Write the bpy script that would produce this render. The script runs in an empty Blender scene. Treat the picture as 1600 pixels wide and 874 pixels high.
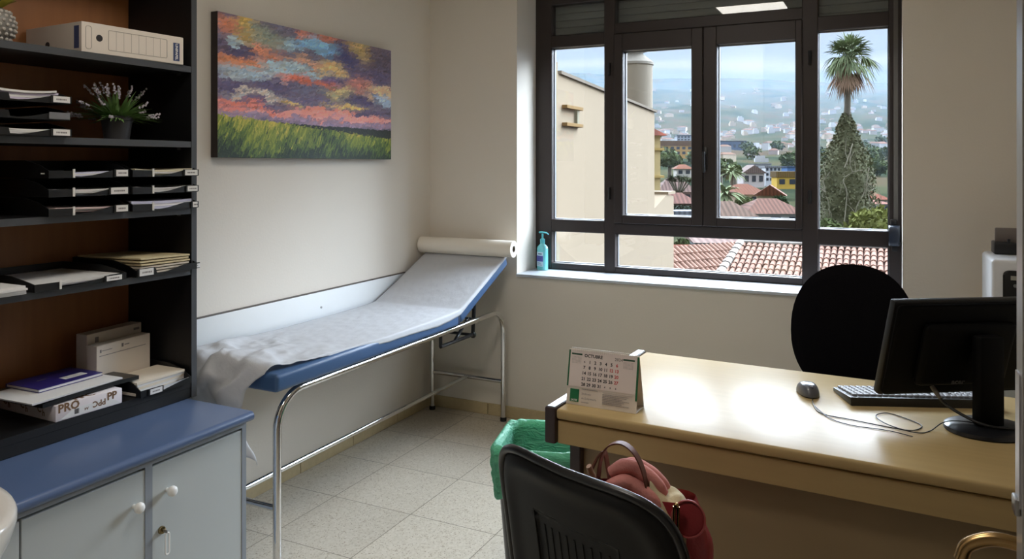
import bpy, bmesh, math, random
from mathutils import Vector, Matrix, Euler, noise

LAMP_E = 13.0
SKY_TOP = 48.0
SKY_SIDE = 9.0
EXPO = 0.0
HAZE_D = 0.0011
HAZE_C = (0.074, 0.100, 0.138, 1)
SC = bpy.context.scene
COL = SC.collection
PI = math.pi
random.seed(7)
H = 1.465                      # eye height of the photographer
FPX = 1197.0
TH = math.atan2(587, 1197)
CT, ST = math.cos(TH), math.sin(TH)

# ------------------------------------------------------------------ helpers
def lin(c):
    if isinstance(c, str):
        c = c.lstrip('#'); c = [int(c[i:i + 2], 16) for i in (0, 2, 4)]
    out = []
    for v in c[:3]:
        v = v / 255.0
        out.append(v / 12.92 if v <= 0.04045 else ((v + 0.055) / 1.055) ** 2.4)
    return tuple(out) + (1.0,)

def ray(u, v):
    a = (u - 800) / FPX; b = (258 - v) / FPX
    return Vector((-ST + a * CT, CT + a * ST, b))

def at(u, v, d):
    """point seen at photo pixel (u, v) at depth d metres"""
    r = ray(u, v)
    return Vector((r.x * d, r.y * d, H + r.z * d))

MATS = {}
def mat(name, color, rough=0.6, metal=0.0, var=0.0, vscale=8.0, bump=0.0, bscale=60.0, spec=0.5,
        coat=0.0, sub=0.0, trans=0.0, alpha=1.0, sheen=0.0, stretch=None):
    if name in MATS: return MATS[name]
    m = bpy.data.materials.new(name); m.use_nodes = True
    nt = m.node_tree; b = nt.nodes['Principled BSDF']
    c = lin(color)
    b.inputs['Base Color'].default_value = c
    b.inputs['Roughness'].default_value = rough
    b.inputs['Metallic'].default_value = metal
    b.inputs['Specular IOR Level'].default_value = spec
    if coat: b.inputs['Coat Weight'].default_value = coat; b.inputs['Coat Roughness'].default_value = 0.1
    if sub:
        b.inputs['Subsurface Weight'].default_value = sub; b.inputs['Subsurface Radius'].default_value = (0.02, 0.02, 0.02)
    if trans: b.inputs['Transmission Weight'].default_value = trans
    if sheen: b.inputs['Sheen Weight'].default_value = sheen
    if alpha < 1: b.inputs['Alpha'].default_value = alpha
    if var or bump:
        tc = nt.nodes.new('ShaderNodeTexCoord')
        src = tc.outputs['Object']
        if stretch:
            mp = nt.nodes.new('ShaderNodeMapping'); mp.inputs['Scale'].default_value = stretch
            nt.links.new(src, mp.inputs['Vector']); src = mp.outputs['Vector']
    if var:
        n = nt.nodes.new('ShaderNodeTexNoise'); n.inputs['Scale'].default_value = vscale; n.inputs['Detail'].default_value = 4
        nt.links.new(src, n.inputs['Vector'])
        mx = nt.nodes.new('ShaderNodeMix'); mx.data_type = 'RGBA'
        mx.inputs['A'].default_value = tuple(max(0, v * (1 - var)) for v in c[:3]) + (1,)
        mx.inputs['B'].default_value = tuple(min(1, v * (1 + var)) for v in c[:3]) + (1,)
        nt.links.new(n.outputs['Fac'], mx.inputs['Factor']); nt.links.new(mx.outputs['Result'], b.inputs['Base Color'])
    if bump:
        n2 = nt.nodes.new('ShaderNodeTexNoise'); n2.inputs['Scale'].default_value = bscale; n2.inputs['Detail'].default_value = 3
        nt.links.new(src, n2.inputs['Vector'])
        bp = nt.nodes.new('ShaderNodeBump'); bp.inputs['Strength'].default_value = bump; bp.inputs['Distance'].default_value = 0.01
        nt.links.new(n2.outputs['Fac'], bp.inputs['Height']); nt.links.new(bp.outputs['Normal'], b.inputs['Normal'])
    MATS[name] = m
    return m

class MB:
    """collects shapes into one mesh"""
    def __init__(s): s.bm = bmesh.new(); s.M = Matrix.Identity(4)
    def v(s, p): return s.bm.verts.new(s.M @ Vector(p))
    def f(s, vs):
        try: return s.bm.faces.new(vs)
        except ValueError: return None
    def box(s, x0, x1, y0, y1, z0, z1, bev=0.0, seg=2, M=None):
        vs = []
        T = s.M @ M if M is not None else s.M
        for x in (x0, x1):
            for y in (y0, y1):
                for z in (z0, z1): vs.append(s.bm.verts.new(T @ Vector((x, y, z))))
        fs = []
        for q in ((0, 1, 3, 2), (4, 6, 7, 5), (0, 4, 5, 1), (2, 3, 7, 6), (0, 2, 6, 4), (1, 5, 7, 3)):
            fs.append(s.bm.faces.new([vs[i] for i in q]))
        if bev > 0:
            es = list({e for fc in fs for e in fc.edges})
            bmesh.ops.bevel(s.bm, geom=es, offset=bev, segments=seg, profile=0.5, affect='EDGES')
        return s
    def tube(s, pts, r, n=12, closed=False, cap=True, sq=1.0):
        pts = [Vector(p) for p in pts]; N = len(pts)
        rs = r if isinstance(r, (list, tuple)) else [r] * N
        rings = []; up = None
        for i in range(N):
            if closed: t = pts[(i + 1) % N] - pts[i - 1]
            elif i == 0: t = pts[1] - pts[0]
            elif i == N - 1: t = pts[-1] - pts[-2]
            else: t = (pts[i + 1] - pts[i]).normalized() + (pts[i] - pts[i - 1]).normalized()
            if t.length < 1e-9: t = Vector((0, 0, 1))
            t.normalize()
            if up is None:
                up = Vector((0, 0, 1)) if abs(t.z) < 0.9 else Vector((1, 0, 0))
            up = (up - t * up.dot(t))
            if up.length < 1e-6: up = t.orthogonal()
            up.normalize(); sd = t.cross(up)
            rings.append([s.v(pts[i] + (up * math.cos(2 * PI * k / n) * sq + sd * math.sin(2 * PI * k / n)) * rs[i]) for k in range(n)])
        for i in range(N if closed else N - 1):
            a, b = rings[i], rings[(i + 1) % N]
            for k in range(n): s.f([a[k], a[(k + 1) % n], b[(k + 1) % n], b[k]])
        if cap and not closed: s.f(rings[0][::-1]); s.f(rings[-1])
        return s
    def lathe(s, prof, c=(0, 0, 0), n=32, sx=1.0, sy=1.0, cap=True, ang=0):
        rings = []
        for r, z in prof:
            rings.append([s.v((c[0] + sx * r * math.cos(2 * PI * k / n + ang), c[1] + sy * r * math.sin(2 * PI * k / n + ang), c[2] + z)) for k in range(n)])
        for i in range(len(rings) - 1):
            a, b = rings[i], rings[i + 1]
            for k in range(n): s.f([a[k], a[(k + 1) % n], b[(k + 1) % n], b[k]])
        if cap: s.f(rings[0][::-1]); s.f(rings[-1])
        return s
    def grid(s, fn, nu, nv, closed_u=False):
        g = [[s.v(fn(i / nu, j / nv)) for j in range(nv + 1)] for i in range(nu if closed_u else nu + 1)]
        R = nu
        for i in range(R):
            a = g[i]; b = g[(i + 1) % len(g)]
            for j in range(nv): s.f([a[j], b[j], b[j + 1], a[j + 1]])
        return g
    def slab(s, fn, nu, nv, off):
        """closed sheet: fn(u,v) surface thickened by vector off"""
        off = Vector(off)
        a = [[s.v(fn(i / nu, j / nv)) for j in range(nv + 1)] for i in range(nu + 1)]
        b = [[s.v(Vector(fn(i / nu, j / nv)) + off) for j in range(nv + 1)] for i in range(nu + 1)]
        for i in range(nu):
            for j in range(nv):
                s.f([a[i][j], a[i][j + 1], a[i + 1][j + 1], a[i + 1][j]]); s.f([b[i][j], b[i + 1][j], b[i + 1][j + 1], b[i][j + 1]])
        for i in range(nu):
            s.f([a[i][0], a[i + 1][0], b[i + 1][0], b[i][0]]); s.f([a[i + 1][nv], a[i][nv], b[i][nv], b[i + 1][nv]])
        for j in range(nv):
            s.f([a[0][j + 1], a[0][j], b[0][j], b[0][j + 1]]); s.f([a[nu][j], a[nu][j + 1], b[nu][j + 1], b[nu][j]])
        return s
    def prism(s, poly, fn, t0, t1, bev=0, seg=2):
        """poly 2D outline, fn(a,b,t)->3D"""
        lo = [s.v(fn(a, b, t0)) for a, b in poly]; hi = [s.v(fn(a, b, t1)) for a, b in poly]
        n = len(poly); fs = [s.f(lo[::-1]), s.f(hi)]
        for i in range(n): fs.append(s.f([lo[i], lo[(i + 1) % n], hi[(i + 1) % n], hi[i]]))
        if bev:
            es = list({e for fc in (fs[0], fs[1]) if fc for e in fc.edges})
            bmesh.ops.bevel(s.bm, geom=es, offset=bev, segments=seg, profile=0.5, affect='EDGES')
        return s
    def ball(s, c, rx, ry=None, rz=None, n=16, m=10):
        ry = ry or rx; rz = rz or rx
        prof = [(math.sin(PI * i / m), -math.cos(PI * i / m)) for i in range(m + 1)]
        rings = []
        for r, z in prof:
            r = max(r, 1e-3)
            rings.append([s.v((c[0] + rx * r * math.cos(2 * PI * k / n), c[1] + ry * r * math.sin(2 * PI * k / n), c[2] + rz * z)) for k in range(n)])
        for i in range(m):
            a, b = rings[i], rings[i + 1]
            for k in range(n): s.f([a[k], a[(k + 1) % n], b[(k + 1) % n], b[k]])
        s.f(rings[0][::-1]); s.f(rings[-1])
        return s
    def leaf(s, p, size, nrm=None, asp=0.6):
        p = Vector(p)
        d = Vector((random.uniform(-1, 1), random.uniform(-1, 1), random.uniform(-1, 1)))
        if d.length < 1e-3: d = Vector((1, 0, 0))
        d.normalize()
        n = nrm or Vector((random.uniform(-1, 1), random.uniform(-1, 1), random.uniform(-1, 1)))
        w = d.cross(n)
        if w.length < 1e-3: w = d.orthogonal()
        w.normalize(); w *= size * asp * 0.5; d *= size * 0.5
        s.f([s.v(p - d), s.v(p + w * 1.0), s.v(p + d), s.v(p - w)])
    def mesh(s, name, smooth=True, ang=40):
        bmesh.ops.recalc_face_normals(s.bm, faces=s.bm.faces)
        me = bpy.data.meshes.new(name); s.bm.to_mesh(me); s.bm.free()
        if smooth:
            for p in me.polygons: p.use_smooth = True
            me.set_sharp_from_angle(angle=math.radians(ang))
        return me
    def done(s, name, m, parent=None, smooth=True, ang=40):
        me = s.mesh(name, smooth, ang)
        me.materials.append(m)
        return link(name, me, parent)

def link(name, me, parent=None):
    o = bpy.data.objects.new(name, me); COL.objects.link(o)
    if parent is not None:
        o.parent = parent
        if parent.get('_w'):
            o.matrix_parent_inverse = INV[parent.name]
    return o

INV = {}
def tag(o, label=None, cat=None, group=None, kind=None):
    if label: o['label'] = label
    if cat: o['category'] = cat
    if group: o['group'] = group
    if kind: o['kind'] = kind
    return o

def thing(name, label, cat, loc=(0, 0, 0), rz=0.0, group=None, world=False, kind=None):
    """Empty at the base of a thing; world=True: its parts are given in room coordinates"""
    o = bpy.data.objects.new(name, None); COL.objects.link(o)
    o.empty_display_size = 0.05
    o.location = loc; o.rotation_euler = (0, 0, rz)
    tag(o, label, cat, group, kind)
    if world:
        o['_w'] = 1
        INV[o.name] = (Matrix.Translation(loc) @ Matrix.Rotation(rz, 4, 'Z')).inverted()
    return o

def solo(o, label, cat, group=None, kind=None): return tag(o, label, cat, group, kind)

def dup(root, loc=None, rz=None, label=None, group=None):
    kids = {}
    def cp(o, par):
        c = o.copy(); COL.objects.link(c)
        if par is not None: c.parent = par
        for ch in CHILD(o): cp(ch, c)
        return c
    r = cp(root, None)
    if loc is not None: r.location = loc
    if rz is not None: r.rotation_euler = (0, 0, rz)
    if label: r['label'] = label
    if group: r['group'] = group
    return r
def CHILD(o): return [c for c in COL.objects if c.parent == o]

def text_mesh(body, size, M, depth=0.0004, bold=False, align='LEFT', xs=1.0):
    cu = bpy.data.curves.new('lettering', 'FONT'); cu.body = body; cu.size = size; cu.extrude = depth
    cu.align_x = align; cu.align_y = 'CENTER'; cu.resolution_u = 2
    if bold: cu.offset = size * 0.032
    o = bpy.data.objects.new('lettering', cu); COL.objects.link(o)
    bpy.context.view_layer.update()
    me = bpy.data.meshes.new_from_object(o.evaluated_get(bpy.context.evaluated_depsgraph_get()))
    bpy.data.objects.remove(o); bpy.data.curves.remove(cu)
    me.transform(M @ Matrix.Diagonal((xs, 1, 1, 1)))
    return me

def texts(name, items, m, parent):
    """items: (body,size,Matrix,kw) -> one mesh part"""
    bm = bmesh.new()
    for body, size, M, kw in items:
        me = text_mesh(body, size, M, **kw); bm.from_mesh(me); bpy.data.meshes.remove(me)
    me = bpy.data.meshes.new(name); bm.to_mesh(me); bm.free(); me.materials.append(m)
    return link(name, me, parent)

def frameM(o, x, y):
    """matrix whose local x,y axes are the given directions, origin o"""
    x = Vector(x).normalized(); y = Vector(y).normalized(); z = x.cross(y)
    M = Matrix(((x.x, y.x, z.x, o[0]), (x.y, y.y, z.y, o[1]), (x.z, y.z, z.z, o[2]), (0, 0, 0, 1)))
    return M

def arc(c, r, a0, a1, ax, ay, n=8):
    c = Vector(c); ax = Vector(ax); ay = Vector(ay)
    return [c + ax * r * math.cos(a0 + (a1 - a0) * i / n) + ay * r * math.sin(a0 + (a1 - a0) * i / n) for i in range(n + 1)]

def bez(pts, n=10):
    """Catmull-Rom through points"""
    P = [Vector(p) for p in pts]; P = [P[0] * 2 - P[1]] + P + [P[-1] * 2 - P[-2]]
    out = []
    for i in range(1, len(P) - 2):
        for k in range(n):
            t = k / n
            out.append(0.5 * ((2 * P[i]) + (P[i + 1] - P[i - 1]) * t + (2 * P[i - 1] - 5 * P[i] + 4 * P[i + 1] - P[i + 2]) * t * t + (-P[i - 1] + 3 * P[i] - 3 * P[i + 1] + P[i + 2]) * t ** 3))
    out.append(P[-2])
    return out

def rrect(w, h, r, n=6, cx=0, cy=0):
    out = []
    for sx, sy, a in ((1, 1, 0), (-1, 1, PI / 2), (-1, -1, PI), (1, -1, 1.5 * PI)):
        for i in range(n + 1):
            t = a + PI / 2 * i / n
            out.append((cx + sx * (w / 2 - r) + r * math.cos(t), cy + sy * (h / 2 - r) + r * math.sin(t)))
    return out

# ------------------------------------------------------------------ materials
M_WALL = mat('plaster_paint', (227, 219, 207), 0.62, var=0.03, vscale=2.0, bump=0.06, bscale=90, spec=0.35)
M_CEIL = mat('ceiling_paint', (232, 226, 214), 0.8, var=0.02)
M_WHITEBOARD = mat('white_laminate', (232, 235, 236), 0.3, var=0.02)
M_BLACK = mat('black_melamine', (13, 13, 15), 0.5, var=0.15, vscale=20)
M_EDGE = mat('dark_grey_edging', (70, 72, 76), 0.45)
M_WOOD = mat('cherry_backboard', (150, 98, 56), 0.5, var=0.22, vscale=5, stretch=(6, 6, 0.6))
M_GREYCAB = mat('grey_lacquer', (178, 183, 183), 0.45, var=0.02)
M_GREYCARC = mat('grey_carcass', (134, 140, 148), 0.5, var=0.03)
M_BLUETOP = mat('blue_laminate', (82, 100, 134), 0.3, var=0.03)
M_CHROME = mat('chrome', (215, 215, 215), 0.08, 1.0)
M_STEEL = mat('brushed_steel', (170, 170, 170), 0.3, 1.0)
M_BLUEVINYL = mat('blue_vinyl', (62, 92, 132), 0.38, bump=0.08, bscale=250)
M_BLACKMET = mat('black_painted_metal', (20, 20, 22), 0.4)
M_PAPER = mat('white_paper', (228, 226, 224), 0.75, var=0.02)
M_PAPERBLUE = mat('bluish_paper', (214, 214, 236), 0.75)
M_CREAMPAPER = mat('cream_card', (205, 190, 150), 0.75, var=0.05)
M_PINKPAPER = mat('pinkish_paper', (228, 204, 200), 0.75)
M_PLASTBLACK = mat('black_plastic', (24, 24, 26), 0.35, spec=0.5)
M_RUBBER = mat('black_rubber', (18, 18, 18), 0.7)
M_WHITEPL = mat('white_plastic', (232, 230, 226), 0.35)
M_GREYPL = mat('grey_plastic', (120, 122, 126), 0.4)
M_ALU = mat('bronze_aluminium', (52, 44, 42), 0.42, 0.2, var=0.05)
M_DESK = mat('beech_laminate', (186, 162, 116), 0.32, var=0.08, vscale=3, stretch=(1, 14, 14), spec=0.13)
M_BROWN = mat('dark_brown_plastic', (52, 38, 38), 0.35)
M_INKBLACK = mat('black_ink', (38, 36, 40), 0.7)
M_INKRED = mat('red_ink', (196, 70, 70), 0.7)
M_INKGREY = mat('grey_ink', (135, 130, 130), 0.7)
M_GREENINK = mat('green_print', (14, 110, 66), 0.5)
M_NAVY = mat('navy_print', (52, 66, 104), 0.5)
M_CARD = mat('white_cardboard', (222, 212, 200), 0.65, var=0.03)
# ------------------------------------------------------------------ room shell
XL, XR, YB, YF, ZC = -2.51, 1.0, 3.98, -1.0, 2.75
WX0, WX1, WZ0, WZ1, YG = -1.92, 0.062, 0.823, 2.5, 4.24

def floor_material():
    m = bpy.data.materials.new('terrazzo_tiles'); m.use_nodes = True
    nt = m.node_tree; b = nt.nodes['Principled BSDF']; L = nt.links.new
    tc = nt.nodes.new('ShaderNodeTexCoord')
    sp = nt.nodes.new('ShaderNodeSeparateXYZ'); L(tc.outputs['Object'], sp.inputs[0])
    def M(op, a, bb=None, c=None):
        n = nt.nodes.new('ShaderNodeMath'); n.operation = op
        for i, x in enumerate((a, bb, c)):
            if x is None: continue
            if isinstance(x, (int, float)): n.inputs[i].default_value = x
            else: L(x, n.inputs[i])
        return n.outputs[0]
    def joint(o, off):
        t = M('DIVIDE', M('ADD', o, off), 0.4)
        fr = M('FRACT', t)
        d = M('MINIMUM', fr, M('SUBTRACT', 1.0, fr))
        return M('LESS_THAN', d, 0.0048), M('FLOOR', t)
    jx, ix = joint(sp.outputs[0], 2.195 + 4.0)
    jy, iy = joint(sp.outputs[1], -2.695 + 8.0)
    j = M('MAXIMUM', jx, jy)
    cid = nt.nodes.new('ShaderNodeCombineXYZ'); L(ix, cid.inputs[0]); L(iy, cid.inputs[1])
    wn = nt.nodes.new('ShaderNodeTexWhiteNoise'); L(cid.outputs[0], wn.inputs['Vector'])
    # chips
    v1 = nt.nodes.new('ShaderNodeTexVoronoi'); v1.inputs['Scale'].default_value = 130; L(tc.outputs['Object'], v1.inputs['Vector'])
    v2 = nt.nodes.new('ShaderNodeTexVoronoi'); v2.inputs['Scale'].default_value = 150; L(tc.outputs['Object'], v2.inputs['Vector'])
    r1 = nt.nodes.new('ShaderNodeValToRGB'); L(v1.outputs['Color'], r1.inputs[0])
    cr = r1.color_ramp; cr.elements[0].color = lin((158, 144, 124)); cr.elements[1].color = lin((212, 203, 188))
    e = cr.elements.new(0.16); e.color = lin((196, 186, 168))
    r2 = nt.nodes.new('ShaderNodeValToRGB'); L(v2.outputs['Color'], r2.inputs[0])
    r2.color_ramp.elements[0].position = 0.30; r2.color_ramp.elements[0].color = (0, 0, 0, 1)
    r2.color_ramp.elements[1].position = 0.36; r2.color_ramp.elements[1].color = (1, 1, 1, 1)
    d2 = M('LESS_THAN', v2.outputs['Distance'], 0.34)
    chip = M('MULTIPLY', M('SUBTRACT', 1.0, r2.outputs[0]), d2)
    mx = nt.nodes.new('ShaderNodeMix'); mx.data_type = 'RGBA'; L(chip, mx.inputs['Factor']); L(r1.outputs[0], mx.inputs['A'])
    mx.inputs['B'].default_value = lin((146, 130, 108))
    hsv = nt.nodes.new('ShaderNodeHueSaturation'); L(mx.outputs['Result'], hsv.inputs['Color'])
    L(M('ADD', M('MULTIPLY', wn.outputs['Value'], 0.10), 0.95), hsv.inputs['Value'])
    mj = nt.nodes.new('ShaderNodeMix'); mj.data_type = 'RGBA'; L(j, mj.inputs['Factor']); L(hsv.outputs[0], mj.inputs['A'])
    mj.inputs['B'].default_value = lin((128, 118, 102)); L(mj.outputs['Result'], b.inputs['Base Color'])
    n = nt.nodes.new('ShaderNodeTexNoise'); n.inputs['Scale'].default_value = 3; L(tc.outputs['Object'], n.inputs['Vector'])
    L(M('ADD', M('MULTIPLY', n.outputs['Fac'], 0.05), 0.26), b.inputs['Roughness'])
    return m

def struct(name, mb, m, label, smooth=False):
    o = mb.done(name, m, None, smooth); o['kind'] = 'structure'; o['label'] = label; return o

mb = MB(); mb.box(XL - 0.1, XR + 1.5, YF - 0.1, YB + 0.4, -0.12, 0.0)
FLOOR = struct('floor', mb, floor_material(), 'speckled cream terrazzo tile floor')
mb = MB(); mb.box(XL - 0.1, XR + 1.5, YF - 0.1, YB + 0.4, ZC, ZC + 0.12)
struct('ceiling', mb, M_CEIL, 'plain off-white ceiling over the room')
mb = MB(); mb.box(XL - 0.2, XL, YF - 0.1, YB + 0.4, 0, ZC)
struct('wall_left', mb, M_WALL, 'warm white painted wall behind the couch')
mb = MB()
Y2 = YB + 0.34
mb.box(XL, WX0, YB, Y2, 0, ZC); mb.box(WX1, XR + 0.2, YB, Y2, 0, ZC)
mb.box(WX0, WX1, YB, Y2, 0, WZ0); mb.box(WX0, WX1, YB, Y2, WZ1, ZC)
bmesh.ops.remove_doubles(mb.bm, verts=mb.bm.verts, dist=1e-5)
struct('wall_back', mb, M_WALL, 'cream wall with the deep window recess')
mb = MB()
mb.box(XR, XR + 0.12, 1.03, YB, 0, ZC); mb.box(XR, XR + 0.12, YF, 0.13, 0, ZC); mb.box(XR, XR + 0.12, 0.13, 1.03, 2.06, ZC)
mb.box(XR + 1.3, XR + 1.42, YF, YB, 0, ZC); mb.box(XR + 0.12, XR + 1.3, 1.6, 1.72, 0, ZC); mb.box(XR + 0.12, XR + 1.3, -0.6, -0.48, 0, ZC)
struct('wall_right', mb, M_WALL, 'cream wall with the doorway to the corridor')
mb = MB(); mb.box(XL, -1.15, 0.23, 0.35, 0, ZC)
struct('wall_front', mb, M_WALL, 'short cream wall that carries the washbasin')
mb = MB(); mb.box(XL, XR + 1.4, YF - 0.12, YF, 0, ZC)
struct('wall_rear', mb, M_WALL, 'cream wall behind the viewer')

M_BASE = mat('cream_tile_skirting', (196, 178, 140), 0.25, var=0.12, vscale=40)
mb = MB(); y = YB
for i in range(13):
    y1 = 3.62 + 0.4 - 0.4 * i
    a, b = max(y1 - 0.397, YF), min(y1, YB)
    if b > a: mb.box(XL, XL + 0.010, a, b, 0, 0.068, bev=0.002, seg=1)
struct('baseboard_left', mb, M_BASE, 'cream tile skirting along the couch wall')
mb = MB()
for i in range(10):
    x0 = -2.505 + 0.4 * i
    mb.box(x0, min(x0 + 0.397, XR), YB - 0.010, YB, 0, 0.068, bev=0.002, seg=1)
struct('baseboard_back', mb, M_BASE, 'cream tile skirting below the window')

M_SILL = mat('white_marble', (196, 202, 210), 0.3, var=0.04, vscale=6, spec=0.6)
mb = MB(); mb.box(WX0 + 0.002, WX1 - 0.002, YB - 0.018, YG + 0.06, 0.8235, 0.839, bev=0.003)
struct('trim_1', mb, M_SILL, 'white marble window sill')

# white wall protection board
b_ = thing('wall_protection_board', 'long white board screwed to the wall behind the examination couch', 'wall panel', (XL, 2.7, 0.60), world=True)
mb = MB(); mb.box(XL + 0.0005, XL + 0.012, 1.94, 3.70, 0.60, 0.842, bev=0.002)
mb.done('panel', M_WHITEBOARD, b_)
mb = MB(); mb.box(XL + 0.0005, XL + 0.011, 1.94, 3.70, 0.842, 0.848)
mb.done('top_edge', mat('edge_line', (92, 84, 78), 0.6), b_)['label'] = 'dark top edge line'
mb = MB(); mb.lathe([(0.006, 0), (0.006, 0.002), (0.003, 0.0035)], n=12)
o = mb.done('screw', M_STEEL, b_)
o.data.transform(Matrix.Translation((XL + 0.012, 2.966, 0.766)) @ Matrix.Rotation(PI / 2, 4, 'Y'))

# ------------------------------------------------------------------ window
M_GLASS = bpy.data.materials.new('window_glass'); M_GLASS.use_nodes = True
nt = M_GLASS.node_tree; nt.nodes.remove(nt.nodes['Principled BSDF'])
tr = nt.nodes.new('ShaderNodeBsdfTransparent'); tr.inputs[0].default_value = (0.97, 0.985, 0.98, 1)
gl = nt.nodes.new('ShaderNodeBsdfGlossy'); gl.inputs['Roughness'].default_value = 0.0
ge = nt.nodes.new('ShaderNodeNewGeometry'); dp_ = nt.nodes.new('ShaderNodeVectorMath'); dp_.operation = 'DOT_PRODUCT'
nt.links.new(ge.outputs['Normal'], dp_.inputs[0]); nt.links.new(ge.outputs['Incoming'], dp_.inputs[1])
def gm(op, a, b=None):
    n = nt.nodes.new('ShaderNodeMath'); n.operation = op
    for i, x in enumerate((a, b)):
        if x is None: continue
        if isinstance(x, (int, float)): n.inputs[i].default_value = x
        else: nt.links.new(x, n.inputs[i])
    return n.outputs[0]
fz = gm('ADD', gm('MULTIPLY', gm('POWER', gm('SUBTRACT', 1.0, gm('ABSOLUTE', dp_.outputs['Value'])), 5.0), 0.95), 0.045)
mx = nt.nodes.new('ShaderNodeMixShader')
nt.links.new(fz, mx.inputs[0]); nt.links.new(tr.outputs[0], mx.inputs[1]); nt.links.new(gl.outputs[0], mx.inputs[2])
nt.links.new(mx.outputs[0], nt.nodes['Material Output'].inputs[0])

win = thing('window_1', 'wide brown aluminium window with two casements over the sill', 'window', (-0.93, YG, 0.84), world=True, kind='structure')
Y0, Y1 = YG, YG + 0.065
mb = MB()
def bar(x0, x1, z0, z1, y0=Y0, y1=Y1, bev=0.004): mb.box(x0, x1, y0, y1, z0, z1, bev=bev, seg=1)
bar(WX0, -1.814, 0.839, WZ1); bar(0.003, WX1, 0.839, WZ1)            # jambs
bar(-1.481, -1.415, 0.839, WZ1, Y0 - 0.004); bar(-0.400, -0.322, 0.839, WZ1, Y0 - 0.004)   # mullions
for x0, x1, hs in ((-1.814, -1.481, ((0.839, 0.877), (1.066, 1.140), (2.168, 2.241), (2.425, 2.5))),
                   (-1.415, -0.400, ((0.839, 0.875), (1.064, 1.128), (2.222, 2.286), (2.425, 2.5))),
                   (-0.322, 0.003, ((0.839, 0.878), (1.054, 1.136), (2.157, 2.231), (2.425, 2.5)))):
    for z0, z1 in hs: bar(x0 - 0.004, x1 + 0.004, z0, z1, Y0 + 0.001, Y1 - 0.001)
mb.done('window_frame', M_ALU, win, False)
M_SPACER = mat('grey_glazing_gasket', (120, 122, 126), 0.4)
def pane(x0, x1, z0, z1, parent, y=Y0 + 0.035, bead=True):
    mb = MB(); mb.box(x0, x1, y, y + 0.006, z0, z1)
    g = mb.mesh('pane', False); g.materials.append(M_GLASS); g = link('pane', g, parent)
    if parent is not win: g.matrix_parent_inverse = parent_inv(parent)
    if bead:
        mb = MB(); t = 0.004; w = 0.02
        mb.box(x0, x0 + t, y + 0.008, y + 0.008 + w, z0, z1); mb.box(x1 - t, x1, y + 0.008, y + 0.008 + w, z0, z1)
        mb.box(x0, x1, y + 0.008, y + 0.008 + w, z0, z0 + t); mb.box(x0, x1, y + 0.008, y + 0.008 + w, z1 - t, z1)
        o = link('gasket', mb.mesh('gasket', False), parent); o.data.materials.append(M_SPACER)
        if parent is not win: o.matrix_parent_inverse = parent_inv(parent)
def parent_inv(p): return INV[win.name] if p.parent is win else Matrix.Identity(4)
pane(-1.814, -1.481, 0.877, 1.066, win); pane(-1.814, -1.481, 1.140, 2.168, win); pane(-1.814, -1.481, 2.241, 2.425, win, bead=False)
pane(-1.415, -0.400, 0.875, 1.064, win); pane(-1.415, -0.400, 2.286, 2.425, win, bead=False)
pane(-0.322, 0.003, 0.878, 1.054, win); pane(-0.322, 0.003, 1.136, 2.157, win); pane(-0.322, 0.003, 2.231, 2.425, win, bead=False)
def sash(x0, x1, gx0, gx1, nm):
    mb = MB(); z0, z1, a, b = 1.129, 2.221, 1.178, 2.120
    ys, ye = Y0 - 0.018, Y1 + 0.004
    mb.box(x0, gx0, ys, ye, z0, z1, bev=0.005, seg=1); mb.box(gx1, x1, ys, ye, z0, z1, bev=0.005, seg=1)
    mb.box(gx0 - 0.004, gx1 + 0.004, ys + 0.001, ye - 0.001, z0, a, bev=0.004, seg=1); mb.box(gx0 - 0.004, gx1 + 0.004, ys + 0.001, ye - 0.001, b, z1, bev=0.004, seg=1)
    s_ = mb.done('sash', M_ALU, win, False)
    # an identity-space sash: pane and gasket are its own pieces
    yy = Y0 + 0.03
    m2 = MB(); m2.box(gx0, gx1, yy, yy + 0.006, a, b)
    g = m2.done('pane', M_GLASS, None, False); g.parent = s_
    m2 = MB(); t = 0.004; w = 0.02; y = yy + 0.008
    m2.box(gx0, gx0 + t, y, y + w, a, b); m2.box(gx1 - t, gx1, y, y + w, a, b); m2.box(gx0, gx1, y, y + w, a, a + t); m2.box(gx0, gx1, y, y + w, b - t, b)
    g = m2.done('gasket', M_SPACER, None, False); g.parent = s_
    return s_
s1 = sash(-1.419, -0.908, -1.365, -0.972, 'l'); s2 = sash(-0.906, -0.397, -0.833, -0.432, 'r')
# casement handle
mb = MB(); hx, hz = -0.895, 1.50; hy = Y0 - 0.018
mb.prism(rrect(0.026, 0.13, 0.012, 5), lambda a, b, t: (hx + a, hy - t, hz + b), 0, 0.008, bev=0.002)
mb.tube([(hx, hy - 0.006, hz + 0.03), (hx, hy - 0.034, hz + 0.03)], 0.008)
mb.tube(bez([(hx, hy - 0.036, hz + 0.036), (hx, hy - 0.040, hz - 0.01), (hx + 0.002, hy - 0.038, hz - 0.075)], 6), [0.011] * 6 + [0.010] * 7, sq=0.7)
h_ = mb.done('handle', M_PLASTBLACK, None); h_.parent = s2; h_['label'] = 'black casement handle'
# roller shutter box and rolled slats behind the top lights
mb = MB()
for i in range(7):
    z = 2.215 + i * 0.042
    mb.box(WX0 + 0.01, WX1 - 0.01, Y1 + 0.012, Y1 + 0.026, z, z + 0.0415, bev=0.004, seg=2)
mb.box(WX0 + 0.01, WX1 - 0.01, Y1 + 0.026, Y1 + 0.032, 2.215, 2.5)
mb.done('roller_shutter', mat('grey_shutter_slats', (120, 122, 122), 0.5), win)['label'] = 'grey roller shutter slats pulled up'
for x in (-1.447, -0.361):
    for z in (1.30, 2.02):
        mb = MB(); mb.tube([(x, Y0 - 0.014, z - 0.035), (x, Y0 - 0.014, z + 0.035)], 0.008, n=8); mb.done('hinge', M_PLASTBLACK, win)

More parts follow.
